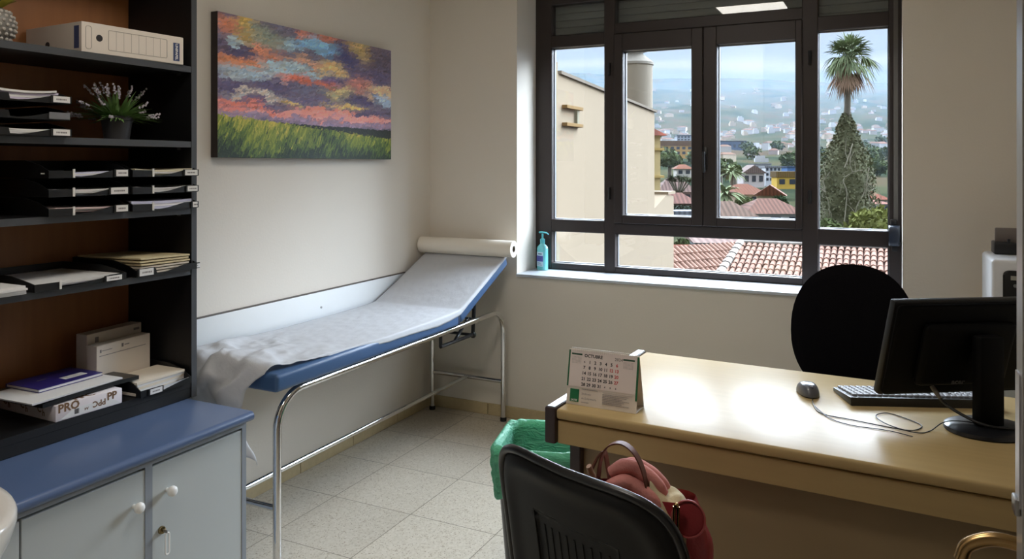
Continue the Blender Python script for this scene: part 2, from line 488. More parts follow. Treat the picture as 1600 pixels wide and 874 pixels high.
# shutter strap winder on the right jamb
w = thing('shutter_strap_winder', 'dark rounded strap winder box at the right side of the window', 'strap winder', (0.03, YG, 1.08), world=True)
mb = MB()
mb.prism(rrect(0.10, 0.078, 0.026, 6), lambda a, b, t: (0.004 + t, YG - 0.05 + b * 0.9, 1.118 + a), 0, 0.05, bev=0.008, seg=3)
mb.done('housing', mat('navy_plastic', (36, 44, 58), 0.32), w)
mb = MB(); mb.box(0.012, 0.040, YG - 0.028, YG - 0.001, 1.168, 1.196, bev=0.004); mb.done('bracket', M_PLASTBLACK, w)
mb = MB(); mb.box(0.018, 0.044, YG - 0.030, YG - 0.001, 1.040, 1.068, bev=0.004); mb.done('bracket', M_PLASTBLACK, w)
mb = MB(); mb.box(0.026, 0.046, YG - 0.018, YG - 0.016, 1.19, 2.49)
mb.done('strap', mat('grey_strap', (92, 88, 84), 0.8), w)

# ------------------------------------------------------------------ ceiling light
M_LAMP = bpy.data.materials.new('lamp_diffuser'); M_LAMP.use_nodes = True
b = M_LAMP.node_tree.nodes['Principled BSDF']; b.inputs['Emission Color'].default_value = (1.0, 0.94, 0.86, 1); b.inputs['Emission Strength'].default_value = LAMP_E
def ceiling_panel(label, LX0, LX1, LY0, LY1):
    cl = thing('ceiling_light', label, 'ceiling light', ((LX0 + LX1) / 2, (LY0 + LY1) / 2, ZC - 0.012), world=True)
    mb = MB(); mb.box(LX0, LX1, LY0, LY1, ZC - 0.008, ZC - 0.001); mb.done('diffuser', M_LAMP, cl, False)
    mb = MB(); t = 0.018
    mb.box(LX0 - t, LX0, LY0 - t, LY1 + t, ZC - 0.013, ZC, bev=0.002); mb.box(LX1, LX1 + t, LY0 - t, LY1 + t, ZC - 0.013, ZC, bev=0.002)
    mb.box(LX0, LX1, LY0 - t, LY0, ZC - 0.013, ZC, bev=0.002); mb.box(LX0, LX1, LY1, LY1 + t, ZC - 0.013, ZC, bev=0.002)
    mb.done('frame', M_WHITEPL, cl, False)
ceiling_panel('square light panel in the ceiling before the desk', -1.25, -0.73, 1.80, 2.28)
ceiling_panel('added fill light panel in the ceiling over the washbasin corner', -1.45, -0.93, 0.52, 1.00)  # added panel that brightens the bookcase and upper left wall

# ------------------------------------------------------------------ door at the right, standing open
d = thing('door_1', 'dark door standing open at the right with a steel edge', 'door', (XR, 1.0, 0), world=True, kind='structure')
DX = 0.128
M_DOOR = mat('dark_veneer', (20, 14, 11), 0.5, var=0.2, vscale=6, stretch=(5, 5, 0.5))
mb = MB(); mb.box(DX + 0.003, XR - 0.01, 0.968, 1.006, 0.008, 2.04, bev=0.002); leafo = mb.done('leaf', M_DOOR, d, False)
mb = MB(); mb.box(DX, DX + 0.003, 0.967, 1.007, 0.008, 2.04, bev=0.001); mb.done('edge_band', mat('satin_aluminium', (176, 174, 172), 0.35, 0.6), d, False)
mb = MB(); mb.prism(rrect(0.042, 0.142, 0.006, 4), lambda a, b, t: (DX + 0.024 + a, 0.967 - t, 1.168 + b), 0, 0.004, bev=0.001)
mb.prism(rrect(0.028, 0.145, 0.003, 4), lambda a, b, t: (DX - t, 0.987 + a, 1.168 + b), 0, 0.002)
mb.done('lock_plate', mat('satin_steel', (190, 190, 196), 0.35, 0.7), d)['label'] = 'steel lock plate'
mb = MB(); mb.box(DX - 0.006, DX + 0.0, 0.974, 0.998, 1.088, 1.106, bev=0.002); mb.done('latch', M_STEEL, d)
M_BRASS = mat('aged_brass', (170, 140, 96), 0.25, 1.0)
mb = MB(); mb.lathe([(0.026, 0), (0.026, 0.004), (0.02, 0.009)], n=24)
mb.bm.transform(Matrix.Translation((0.168, 1.006, 1.01)) @ Matrix.Rotation(-PI / 2, 4, 'X'))
mb.tube(bez([(0.168, 1.006, 1.012), (0.166, 1.045, 1.015), (0.150, 1.066, 1.018), (0.115, 1.075, 1.018), (0.088, 1.078, 1.004), (0.080, 1.078, 0.985)], 6), 0.0085)
mb.done('lever_handle', M_BRASS, d)['label'] = 'curved brass lever handle'
# architrave round the doorway
mb = MB()
for y0, y1, z0, z1 in ((0.06, 0.13, 0, 2.13), (1.03, 1.10, 0, 2.13), (0.13, 1.03, 2.06, 2.13)): mb.box(XR - 0.014, XR, y0, y1, z0, z1, bev=0.003)
struct('trim_2', mb, M_DOOR, 'dark architrave around the doorway')
# ------------------------------------------------------------------ storage cabinet + worktop + bookcase
CX1 = -1.895   # cabinet front plane
cab = thing('storage_cabinet', 'grey lacquered cabinet with two white-knobbed doors below the blue worktop', 'cabinet', (-2.2, 1.4, 0), world=True)
mb = MB()
mb.box(XL + 0.01, CX1 - 0.002, 1.862, 1.880, 0.06, 0.622); mb.box(XL + 0.01, CX1 - 0.002, 0.70, 0.718, 0.06, 0.622)
mb.box(XL + 0.01, CX1 - 0.002, 0.718, 1.862, 0.06, 0.078); mb.box(XL + 0.01, CX1 - 0.002, 0.718, 1.862, 0.604, 0.622)
mb.box(XL + 0.01, XL + 0.016, 0.718, 1.862, 0.078, 0.604)
mb.box(CX1 - 0.03, CX1 - 0.002, 1.498, 1.522, 0.078, 0.604)
mb.box(XL + 0.03, CX1 - 0.05, 0.72, 1.86, 0, 0.06)
mb.done('body', M_GREYCARC, cab, False)
def cdoor(y0, y1, ky, kz):
    mb = MB(); mb.box(CX1 - 0.022, CX1 - 0.004, y0, y1, 0.085, 0.5965, bev=0.0015, seg=1)
    dr = mb.done('door', M_GREYCAB, cab, False)
    mb = MB(); mb.lathe([(0.006, 0), (0.006, 0.008), (0.0075, 0.012), (0.0125, 0.016), (0.0150, 0.022), (0.0148, 0.028), (0.0115, 0.033), (0.005, 0.0352)], n=24)
    mb.bm.transform(Matrix.Translation((CX1 - 0.004, ky, kz)) @ Matrix.Rotation(PI / 2, 4, 'Y'))
    k = mb.done('knob', M_WHITEPL, None); k.parent = dr; k['label'] = 'round white knob'
    return dr
cdoor(1.152, 1.503, 1.462, 0.507); dr2 = cdoor(1.517, 1.866, 1.572, 0.512); 
cdoor(0.722, 1.147, 0.765, 0.507)
mb = MB(); mb.lathe([(0.0115, 0), (0.0115, 0.004), (0.010, 0.007), (0.006, 0.008)], n=20)
mb.bm.transform(Matrix.Translation((CX1 - 0.004, 1.553, 0.402)) @ Matrix.Rotation(PI / 2, 4, 'Y'))
lk = mb.done('lock', mat('brass_lock', (150, 132, 96), 0.25, 1.0), None); lk.parent = dr2; lk['label'] = 'round brass lock'
ky = thing('key', 'small key with a white plastic loop in the lock of the grey cabinet', 'key', (CX1 + 0.004, 1.553, 0.402), world=True)
mb = MB(); mb.box(CX1 + 0.004, CX1 + 0.022, 1.5523, 1.5537, 0.397, 0.406); mb.done('blade', M_STEEL, ky, False)
mb = MB(); pts = [(CX1 + 0.018 + 0 * a, 1.556 + a, 0.366 + b) for a, b in rrect(0.013, 0.062, 0.006, 5)]
mb.tube(pts, 0.0022, n=8, closed=True); mb.done('loop', M_WHITEPL, ky)['label'] = 'white loop tag'

wt = thing('worktop', 'blue laminate worktop with rounded front edge over the grey cabinet', 'worktop', (-2.2, 1.3, 0.622), world=True)
mb = MB()
prof = [(XL + 0.002, 0.6225), (XL + 0.002, 0.654)] + [(-1.878 + 0.016 * math.sin(t) - 0.0, 0.638 + 0.016 * math.cos(t)) for t in [PI * i / 10 for i in range(11)]]
prof = [(XL + 0.002, 0.6225), (XL + 0.002, 0.654)] + [(-1.886 + 0.0155 * math.sin(t), 0.6383 + 0.0157 * math.cos(t)) for t in [PI * i / 10 for i in range(11)]]
mb.prism(prof, lambda a, b, t: (a, t, b), 0.69, 1.890)
mb.done('top', M_BLUETOP, wt, ang=50)

BX = -2.175   # bookcase front
BR = 1.925    # outer right side
bk = thing('bookcase', 'tall black bookcase with brown backboard standing on the blue worktop', 'bookcase', (-2.34, 1.46, 0.654), world=True)
def pt(nm, boxes, m, bev=0.001, lab=None):
    mb = MB()
    for q in boxes: mb.box(*q, bev=bev, seg=1)
    o = mb.done(nm, m, bk, False)
    if lab: o['label'] = lab
    return o
BT = 2.62
for y0, y1 in ((BR - 0.022, BR), (1.0, 1.022)):
    p_ = pt('side_panel', [(XL + 0.004, BX - 0.002, y0, y1, 0.6545, BT)], M_BLACK)
    m2 = MB(); m2.box(BX - 0.002, BX, y0, y1, 0.6545, BT); q = m2.done('edge_strip', M_EDGE, None, False); q.parent = p_
pt('back_panel', [(XL + 0.004, XL + 0.010, 1.022, BR - 0.022, 0.655, BT)], M_WOOD, 0, 'reddish brown backboard')
SH = [0.712, 1.104, 1.316, 1.547, 1.808, 2.2]
for z in SH:
    o = pt('shelf', [(XL + 0.011, BX - 0.004, 1.0225, BR - 0.0225, z - 0.021, z)], M_BLACK)
    m2 = MB(); m2.box(BX - 0.004, BX - 0.002, 1.0225, BR - 0.0225, z - 0.021, z); q = m2.done('edge_strip', M_EDGE if z > 0.8 else M_BLACK, None, False); q.parent = o
    if z > 0.8:
        m2 = MB()
        for y in (BR - 0.0245,): m2.box(BX - 0.06, BX - 0.05, y - 0.008, y, z - 0.029, z - 0.0215)
        q = m2.done('shelf_pin', M_STEEL, None, False); q.parent = o
pt('plinth', [(BX - 0.02, BX - 0.003, 1.0225, BR - 0.0225, 0.655, 0.6905)], M_BLACK)
pt('top_panel', [(XL + 0.004, BX, 1.0225, BR - 0.0225, BT - 0.022, BT)], M_BLACK)

# ------------------------------------------------------------------ letter trays
def sheets(name, label, cat, cx, cy, z, lx, ly, h, m, rz=0, bend=0.0, wav=0.0, group=None, n=3, curlx=0.0):
    """a slightly fanned pile of paper: x depth, y width"""
    t = thing(name, label, cat, (cx, cy, z), rz, group)
    random.seed(sum(map(ord, label)))
    for k in range(n):
        a = random.uniform(-0.012, 0.012); b = random.uniform(-0.006, 0.006); h0 = h * k / n; h1 = h * (k + 1) / n - 0.0004
        r = random.uniform(-0.02, 0.02)
        def fn(u, v, a=a, b=b, h0=h0, r=r):
            x = (u - .5) * lx + b; y = (v - .5) * ly + a
            zz = h0 + bend * (2 * v - 1) ** 2 + wav * math.sin(3.1 * v + 0.5) + curlx * u * u
            return (x - r * y, y + r * x, max(zz, h0 * 0.5))
        mb = MB(); mb.slab(fn, 4, 12, (0, 0, h1 - h0)); mb.done('sheets', m if k % 2 == 0 or n < 3 else M_PAPER, t, ang=35)
    return t

def tray(label, cy, z, group, tabtext=None, tabw=0.05, tabh=0.020, holder=True, cx=None, w=0.255, dp=0.315, clip=True, taby=None, hgt=0.052, rz=0.0, tilt=True):
    """letter tray, open front towards the room (+x)"""
    t = thing('letter_tray', label, 'letter tray', (BX - dp / 2 + 0.018 if cx is None else cx, cy, z), rz, group)
    x0, x1 = -dp / 2, dp / 2; y0, y1 = -w / 2, w / 2
    mb = MB()
    mb.box(x0, x1, y0, y1, 0, 0.003)
    for y in (y0, y1 - 0.003):
        mb.prism([(x0, 0.003), (x1 - 0.004, 0.003), (x1 - 0.004, 0.022), (x1 - 0.04, hgt * 0.72), (x1 - 0.11, hgt), (x0, hgt)], lambda a, b, tt: (a, tt, b), y, y + 0.003)
    mb.box(x0, x0 + 0.003, y0 + 0.003, y1 - 0.003, 0.003, hgt)
    # front lip with cut-out
    mb.prism([(y0, 0.003), (y1, 0.003), (y1, 0.022), (y1 - 0.055, 0.021), (y1 - 0.085, 0.014), (y1 - 0.12, 0.007), (y0 + 0.10, 0.004), (y0 + 0.078, 0.005), (y0 + 0.074, 0.021), (y0, 0.022)], lambda a, b, tt: (tt, a, b), x1 - 0.003, x1)
    mb.done('tray', mat('tray_black', (14, 14, 16), 0.4), t, False)
    if clip:
        mb = MB(); mb.box(x1 - 0.0005, x1 + 0.0025, y0 + 0.072, y0 + 0.078, 0.000, 0.026); mb.done('clip', M_WHITEPL, t, False)['label'] = 'thin white clip'
    ty = y1 - tabw / 2 - 0.004 if taby is None else taby
    if holder:
        mb = MB(); mb.box(x1 + 0.0002, x1 + 0.004, ty - tabw / 2 - 0.006, ty + tabw / 2 + 0.006, 0.001, 0.001 + tabh + 0.004, bev=0.001, seg=1)
        hd = mb.done('label_holder', M_PLASTBLACK, t, False)
        mb = MB(); mb.box(x1 + 0.004, x1 + 0.005, ty - tabw / 2, ty + tabw / 2, 0.003, 0.003 + tabh); c_ = mb.done('label_card', M_PAPER, None, False); c_.parent = hd; c_['label'] = 'white label card'
        mb = MB(); random.seed(int(cy * 1000 + z * 100)); x = -tabw * 0.32
        while x < tabw * 0.30:
            wd = random.uniform(0.002, 0.006); mb.box(x1 + 0.005, x1 + 0.0053, ty + x, ty + x + wd, 0.003 + tabh * 0.36, 0.003 + tabh * 0.62); x += wd + 0.0015
        q = mb.done('print_marks', M_INKGREY, None, False); q.parent = hd
    return t

# shelf with six trays (two columns of three)
colL, colR = 1.513, 1.785
zz = [1.3165, 1.372, 1.427]
levs = ['bottom', 'middle', 'top']
g6 = 'letter trays stacked on the middle shelf'
papL = ['pinkish papers', 'white papers', 'bluish papers']
papR = ['thick bluish papers', 'thin white papers', 'cream papers']
for i in range(3):
    tray('black letter tray with %s, %s of the left stack under the plant shelf' % (papL[i], levs[i]), colL, zz[i], g6, tabw=[0.04, 0.058, 0.04][i])
    tray('black letter tray with %s, %s of the right stack against the side panel' % (papR[i], levs[i]), colR, zz[i], g6, tabw=[0.02, 0.042, 0.052][i], tabh=0.018)
# stacking corner posts are part of the trays below
P6 = 'papers in the middle shelf trays'
TX = BX - 0.155 + 0.014
sheets('paper_stack', 'pinkish papers in the bottom tray of the left stack', 'papers', TX, colL + 0.00, zz[0] + 0.0035, 0.29, 0.225, 0.014, M_PINKPAPER, wav=0.004, bend=0.004, group=P6)
sheets('paper_stack', 'white papers in the middle tray of the left stack', 'papers', TX, colL + 0.01, zz[1] + 0.0035, 0.29, 0.232, 0.016, M_PAPER, bend=0.003, group=P6)
sheets('paper_stack', 'few bluish papers in the top tray of the left stack', 'papers', TX, colL - 0.01, zz[2] + 0.0035, 0.29, 0.215, 0.012, M_PAPERBLUE, bend=0.004, group=P6)
sheets('paper_stack', 'thick bluish pile of papers in the bottom tray of the right stack', 'papers', TX, colR, zz[0] + 0.0035, 0.29, 0.238, 0.026, M_PAPERBLUE, bend=0.003, group=P6)
sheets('paper_stack', 'thin white papers in the middle tray of the right stack', 'papers', TX, colR + 0.006, zz[1] + 0.0035, 0.29, 0.22, 0.014, M_PAPER, bend=0.006, group=P6)
sheets('paper_stack', 'cream papers in the top tray of the right stack', 'papers', TX, colR, zz[2] + 0.0035, 0.29, 0.226, 0.018, mat('cream_paper', (222, 214, 188), 0.75), bend=0.005, group=P6)

# shelf above: three trays stacked at the left
g3 = 'letter trays stacked on the plant shelf'
z3 = [1.5475, 1.595, 1.643]
for i, lab in enumerate(('lowest black letter tray with white tab, left of the lavender pot', 'middle empty black letter tray with blank tab, left of the lavender pot', 'topmost black letter tray with lilac papers, left of the lavender pot')):
    t = tray(lab, 1.325, z3[i], g3, tabw=0.05 if i != 1 else 0.045, tabh=0.018, holder=i != 1, clip=False, w=0.25, hgt=0.044)
    if i == 1:
        mb = MB(); mb.box(0.158, 0.162, 0.06, 0.122, 0.002, 0.022, bev=0.001, seg=1); mb.done('label_holder', M_GREYPL, t, False)
P3 = 'papers in the plant shelf trays'
sheets('paper_stack', 'lilac and white papers fanned in the topmost tray by the lavender', 'papers', TX, 1.305, z3[2] + 0.0035, 0.29, 0.22, 0.026, mat('lilac_paper', (214, 204, 224), 0.75), wav=0.002, bend=0.010, group=P3, n=4)
sheets('paper_stack', 'white papers in the lowest tray left of the lavender pot', 'papers', TX, 1.30, z3[0] + 0.0035, 0.29, 0.22, 0.014, M_PAPER, wav=0.002, bend=0.006, group=P3)

# fourth shelf
z4 = 1.1045
tray('low black letter tray of white paper at the left of the fourth shelf', 1.49, z4, 'letter trays on the fourth shelf', clip=True, tabw=0.052, tabh=0.015, w=0.29, hgt=0.04, taby=0.10)
tray('wide black letter tray holding the cream folders', 1.79, z4, 'letter trays on the fourth shelf', clip=False, tabw=0.052, tabh=0.022, w=0.24, hgt=0.05, taby=-0.085)
P4 = 'papers on the fourth shelf'
sheets('paper_stack', 'white paper lying in the low tray at the fourth shelf', 'papers', TX - 0.005, 1.487, z4 + 0.0035, 0.30, 0.265, 0.014, M_PAPER, group=P4, curlx=0.003)
sheets('paper_stack', 'loose white paper pile at the far left end of the fourth shelf', 'papers', TX + 0.012, 1.19, z4 + 0.0003, 0.30, 0.26, 0.024, M_PAPER, group=P4, n=4)
fo = thing('folder_pile', 'pile of cream card folders bulging out of the black tray', 'folders', (TX, 1.775, z4 + 0.0035), 0.05)
random.seed(5)
for k in range(6):
    a = random.uniform(-0.010, 0.010); h = k * 0.0085
    def fn(u, v, h=h, a=a, k=k): return ((u - .5) * 0.295 + a * 0.4, (v - .5) * 0.20 + a, h + 0.006 * k / 5 * (1 - v) + 0.003 * (u - .5))
    mb = MB(); mb.slab(fn, 4, 8, (0, 0, 0.0055)); mb.done('folder', M_CREAMPAPER if k > 2 else mat('pale_folder', (206, 196, 178), 0.75), fo)
lb = thing('label_strip', 'white printed label strip on the front edge of the fourth shelf by the side panel', 'label', (BX + 0.012, 1.91, z4), world=True)
mb = MB(); mb.box(BX - 0.09, BX + 0.014, 1.862, 1.902, z4 + 0.0005, z4 + 0.0045, bev=0.001, seg=1); mb.box(BX + 0.010, BX + 0.014, 1.862, 1.926, z4 + 0.0005, z4 + 0.020); mb.done('holder', M_PLASTBLACK, lb, False)
mb = MB(); mb.box(BX + 0.0141, BX + 0.015, 1.874, 1.926, z4 + 0.003, z4 + 0.017); mb.done('card', M_PAPER, lb, False)
mb = MB(); 
for y in (1.881, 1.886, 1.893, 1.899, 1.903, 1.909, 1.914): mb.box(BX + 0.015, BX + 0.0152, y, y + 0.003, z4 + 0.008, z4 + 0.0125)
mb.done('print_marks', M_INKGREY, lb, False)

# ------------------------------------------------------------------ bottom shelf
z5 = 0.7125
rm = thing('paper_ream', 'wrapped ream of copy paper with brown lettering on the bottom shelf', 'paper ream', (-2.20, 1.515, z5), math.radians(-1.5))
mb = MB(); mb.box(-0.262, 0.024, -0.095, 0.118, 0, 0.048, bev=0.003); mb.done('wrapper', mat('ream_wrapper', (232, 224, 226), 0.35, var=0.02), rm)
M_REAM = mat('brown_print', (120, 88, 58), 0.6)
its = []
FR = lambda y, z: frameM((0.0245, y, z), (0, 1, 0), (0, 0, 1))
its.append(('PRO', 0.034, FR(-0.088, 0.036), dict(bold=True, depth=0.0001)))
its.append(('PP', 0.032, FR(0.066, 0.032), dict(bold=True, depth=0.0001)))
its.append(('PPC', 0.025, frameM((0.0246, 0.062, 0.022), (0, -1, 0), (0, 0, -1)), dict(bold=True, depth=0.0001)))
its.append(('A4', 0.011, frameM((0.0246, 0.006, 0.016), (0, -1, 0), (0, 0, -1)), dict(bold=True, depth=0.0001)))
for yy in (-0.25, -0.16, -0.075):
    its.append(('C', 0.030, frameM((yy + 0.01, -0.0954, 0.030), (1, 0, 0), (0, 0, 1)), dict(bold=True, depth=0.0001)))
    its.append(('h', 0.026, frameM((yy + 0.035, -0.0954, 0.020), (1, 0, 0), (0, 0, 1)), dict(bold=True, depth=0.0001)))
its.append(('PPC', 0.038, frameM((0.004, -0.03, 0.0484), (0, 1, 0), (-1, 0, 0)), dict(bold=True, depth=0.0001)))
texts('lettering', its, M_REAM, rm)
mb = MB(); mb.prism([(-0.082, 0.004), (0.112, 0.004), (0.075, 0.028), (-0.038, 0.028)], lambda a, b, t: (0.0240 + t, a, b), 0, 0.0005)
mb.done('end_label', M_PAPER, rm, False)
mb = MB()
for i in range(8): mb.box(0.0246, 0.0248, -0.038 + i * 0.0018, -0.0372 + i * 0.0018 + 0.0004 * (i % 3), 0.009, 0.024)
mb.done('barcode', M_INKBLACK, rm, False)

tf = thing('folder_wallet', 'black plastic folder lying on top of the paper ream', 'folder', (-2.325, 1.545, z5 + 0.050), math.radians(3))
mb = MB(); mb.slab(lambda u, v: ((u - .5) * 0.26, (v - .5) * 0.33, 0.004 * math.sin(3 * v)), 4, 10, (0, 0, 0.012)); mb.done('cover', M_PLASTBLACK, tf)
sheets('paper_stack', 'white sheet and papers between the black folder and the blue notebook', 'papers', -2.30, 1.50, z5 + 0.067, 0.21, 0.30, 0.006, M_PAPER, rz=0.06, n=2)
nb = thing('notebook', 'dark blue notebook with a white title label on the bottom shelf', 'notebook', (-2.345, 1.53, z5 + 0.0735), math.radians(2))
mb = MB(); mb.box(-0.075, 0.073, -0.105, 0.103, 0.0015, 0.0085); mb.done('pages', M_PAPER, nb, False)
mb = MB(); mb.box(-0.077, 0.075, -0.107, 0.105, 0.0085, 0.0105, bev=0.0006, seg=1); mb.box(-0.077, 0.075, -0.107, 0.105, 0, 0.0015); mb.box(-0.079, -0.075, -0.107, 0.105, 0, 0.0105)
mb.done('cover', mat('blue_cover', (46, 40, 118), 0.35), nb, False)['label'] = 'glossy blue cover'
mb = MB(); mb.box(0.012, 0.044, 0.0, 0.075, 0.0105, 0.0108); mb.done('title_label', M_PAPER, nb, False)
mb = MB()
for i in range(4): mb.box(0.017 + i * 0.006, 0.018 + i * 0.006, 0.008, 0.065 - 0.01 * (i % 2), 0.0108, 0.0110)
mb.box(-0.02, -0.017, -0.05, -0.02, 0.0105, 0.0108)
mb.done('print_marks', M_INKGREY, nb, False)

def cardbox(label, x, y0, y1, z1, th, rz, group):
    t = thing('card_box', label, 'card box', (x, (y0 + y1) / 2, z5 + 0.0005), rz, group)
    w = (y1 - y0) / 2; h = z1 - z5
    mb = MB(); mb.box(-th, 0, -w, w, 0, h, bev=0.0015, seg=1); mb.done('box', M_CARD, t, False)
    return t, w, h
t, w, h = cardbox('taller white card box standing against the brown backboard of the bottom shelf', -2.395, 1.66, 1.885, 0.900, 0.05, 0.10, 'white card boxes on the bottom shelf')
mb = MB(); mb.box(0, 0.0004, -w + 0.03, -w + 0.045, h - 0.032, h - 0.014); mb.box(0, 0.0004, w - 0.035, w - 0.01, h - 0.022, h - 0.014); mb.done('emblem', M_INKGREY, t, False)
t, w, h = cardbox('shorter white card box with a printed line standing behind the cream paper pile', -2.325, 1.645, 1.865, 0.872, 0.045, 0.10, 'white card boxes on the bottom shelf')
mb = MB(); mb.box(0, 0.0004, -w + 0.01, w - 0.02, h - 0.036, h - 0.034)
mb.box(0, 0.0004, -w + 0.012, -w + 0.018, h - 0.024, h - 0.014); mb.box(0, 0.0004, -w + 0.02, -w + 0.06, h - 0.020, h - 0.018); mb.box(0, 0.0004, -0.012, -0.004, h - 0.022, h - 0.010); mb.box(0, 0.0004, 0.0, 0.02, h - 0.018, h - 0.015)
mb.done('print_marks', M_INKGREY, t, False)
tray('black letter tray with a printed tab at the right end of the bottom shelf', 1.79, z5, None, clip=False, tabw=0.046, tabh=0.017, w=0.20, hgt=0.058, taby=-0.045, dp=0.30, cx=BX - 0.15 + 0.014)
sheets('paper_stack', 'thick pile of cream paper in the bottom right tray', 'papers', BX - 0.080, 1.782, z5 + 0.0035, 0.135, 0.19, 0.042, mat('ivory_paper', (226, 214, 196), 0.75), n=5, rz=0.03)
pn = thing('paper_slip', 'narrow white paper slip sticking out of the bottom right tray', 'paper', (BX + 0.02, 1.80, z5 + 0.015), world=True)
mb = MB(); mb.slab(lambda u, v: (BX + 0.0145 + 0.003 * u, 1.775 + 0.10 * v, z5 + 0.006 + 0.014 * u * (1 - v) + 0.016 * v), 2, 8, (0.0008, 0, 0)); mb.done('slip', M_PAPER, pn)

# ------------------------------------------------------------------ top shelf
zt = 1.8085
bx = thing('archive_box', 'white cardboard archive box lying on the top shelf', 'archive box', (BX - 0.002, 1.685, zt), math.radians(-3.5))
BW, BD, BH = 0.178, 0.30, 0.093
mb = MB()
mb.box(-BD, -0.002, -BW, BW, 0, BH, bev=0.0015, seg=1)
mb.done('carton', M_CARD, bx, False)
mb = MB(); mb.box(-BD, 0, -BW - 0.0015, -BW, 0.001, BH - 0.001); mb.done('side_flap', mat('grey_carton', (200, 190, 180), 0.65), bx, False)
mb = MB()
def lathex(y, z, r): 
    m2 = MB(); return [(0.0, y + r * math.cos(2 * PI * k / 24), z + r * math.sin(2 * PI * k / 24)) for k in range(24)]
p = lathex(-BW + 0.056, BH * 0.52, 0.0105); mb.prism([(q[1], q[2]) for q in p], lambda a, b, t: (t, a, b), -0.0021, -0.0012)
mb.prism([(-BD * 0.5 + 0.012 * math.cos(2 * PI * k / 20) - 0.03, BH * 0.35 + 0.010 * math.sin(2 * PI * k / 20)) for k in range(20)], lambda a, b, t: (a, t, b), -BW - 0.0018, -BW - 0.0014)
mb.done('finger_hole', M_INKBLACK, bx, False)['label'] = 'dark round finger hole'
mb = MB()
def outl(cy, cz, w, h, r, x=-0.0017, t=0.0010):
    pts = [(x, cy + a, cz + b) for a, b in rrect(w, h, r, 4)]
    mb.tube(pts, t, n=6, closed=True)
outl(-BW + 0.022, BH * 0.5, 0.018, 0.07, 0.007)
outl(0.011, BH * 0.50, 0.206, 0.062, 0.004)
for i in range(1, 8): mb.box(-0.002, -0.0015, -0.092 + i * 0.0258 - 0.0004, -0.092 + i * 0.0258 + 0.0004, BH * 0.5 - 0.03, BH * 0.5 + 0.03)
mb.done('printed_grid', mat('faint_print', (176, 168, 158), 0.7), bx, False)
mb = MB(); mb.box(-0.002, -0.0012, BW - 0.040, BW - 0.016, 0.010, BH - 0.022); mb.box(-0.038, -0.012, -BW - 0.002, -BW - 0.0014, 0.012, BH - 0.012)
mb.done('brand_patch', M_NAVY, bx, False)['label'] = 'navy patch with white lettering'
texts('lettering', [('UNIPAPEL', 0.0125, frameM((-0.0010, BW - 0.028, 0.041), (0, 0, -1), (0, 1, 0)), dict(align='CENTER', depth=0.0002, bold=True))], M_PAPER, bx)

vs = thing('pineapple_vase', 'grey studded ceramic vase at the left end of the top shelf', 'vase', (-2.29, 1.305, zt))
mb = MB(); prof = [(0.030, 0), (0.045, 0.012), (0.056, 0.035), (0.060, 0.055), (0.056, 0.078), (0.044, 0.096), (0.030, 0.104), (0.026, 0.104), (0.024, 0.09)]
mb.lathe(prof, n=36)
mb.done('body', mat('grey_glaze', (128, 124, 118), 0.35), vs)
mb = MB()
for j in range(7):
    z = 0.014 + j * 0.013; r = 0.0605 * math.sqrt(max(0.05, 1 - ((z - 0.053) / 0.062) ** 2)) * 0.98
    for k in range(18):
        a = 2 * PI * (k + 0.5 * (j % 2)) / 18
        mb.ball((r * math.cos(a), r * math.sin(a), z), 0.0055, 0.0055, 0.0055, n=7, m=5)
mb.done('studs', mat('pale_glaze', (186, 180, 172), 0.3), vs)
def leafblade(mb, base, tip, w, n=6, droop=0.0, sag=(0, 0, -1)):
    base = Vector(base); tip = Vector(tip); d = tip - base; s = d.cross(Vector((0, 0, 1)))
    if s.length < 1e-5: s = Vector((1, 0, 0))
    s.normalize(); prev = None
    for i in range(n + 1):
        t = i / n; p = base + d * t + Vector(sag) * droop * t * t; ww = w * math.sin(PI * (0.12 + 0.86 * t)) * 0.5
        a = mb.v(p + s * ww + Vector((0, 0, ww * 0.4))); c = mb.v(p); b = mb.v(p - s * ww + Vector((0, 0, ww * 0.4)))
        if prev: mb.f([prev[0], a, c, prev[1]]); mb.f([prev[1], c, b, prev[2]])
        prev = (a, c, b)
random.seed(3)
lf = thing('vase_foliage', 'yellow-green leafy sprig in the grey studded vase', 'plant', (-2.29, 1.305, zt + 0.09))
mb = MB()
for k in range(26):
    a = random.uniform(0, 2 * PI); r = random.uniform(0.03, 0.10); h = random.uniform(0.02, 0.14)
    leafblade(mb, (0.008 * math.cos(a), 0.008 * math.sin(a), 0.0), (r * math.cos(a), r * math.sin(a), h), random.uniform(0.02, 0.034), droop=0.02)
mb.done('leaves', mat('yellow_green_leaf', (176, 170, 44), 0.5, var=0.45, vscale=14), lf)
mb = MB()
for k in range(6):
    a = k * 1.05; mb.tube([(0.004 * math.cos(a), 0.004 * math.sin(a), -0.06), (0.006 * math.cos(a), 0.006 * math.sin(a), 0.0), (0.03 * math.cos(a), 0.03 * math.sin(a), 0.06)], 0.0016, n=6)
mb.done('stem', mat('green_stem', (70, 90, 40), 0.6), lf)
# sprig peeking in at the left of the tray shelf
sp_ = thing('small_plant', 'pale green sprig at the far left of the tray shelf', 'plant', (-2.25, 1.235, 1.3165))
mb = MB(); mb.lathe([(0.028, 0), (0.036, 0.05), (0.034, 0.05), (0.03, 0.045)], n=24); mb.done('pot', M_PLASTBLACK, sp_)
mb = MB(); random.seed(12)
for k in range(40):
    a = random.uniform(0, 2 * PI); r = random.uniform(0.015, 0.06); h = random.uniform(0.06, 0.12)
    leafblade(mb, (0.01 * math.cos(a), 0.01 * math.sin(a), 0.045), (r * math.cos(a), r * math.sin(a), h), 0.012, n=4, droop=0.02)
mb.done('leaves', mat('pale_green_leaf', (150, 158, 100), 0.55, var=0.3), sp_)

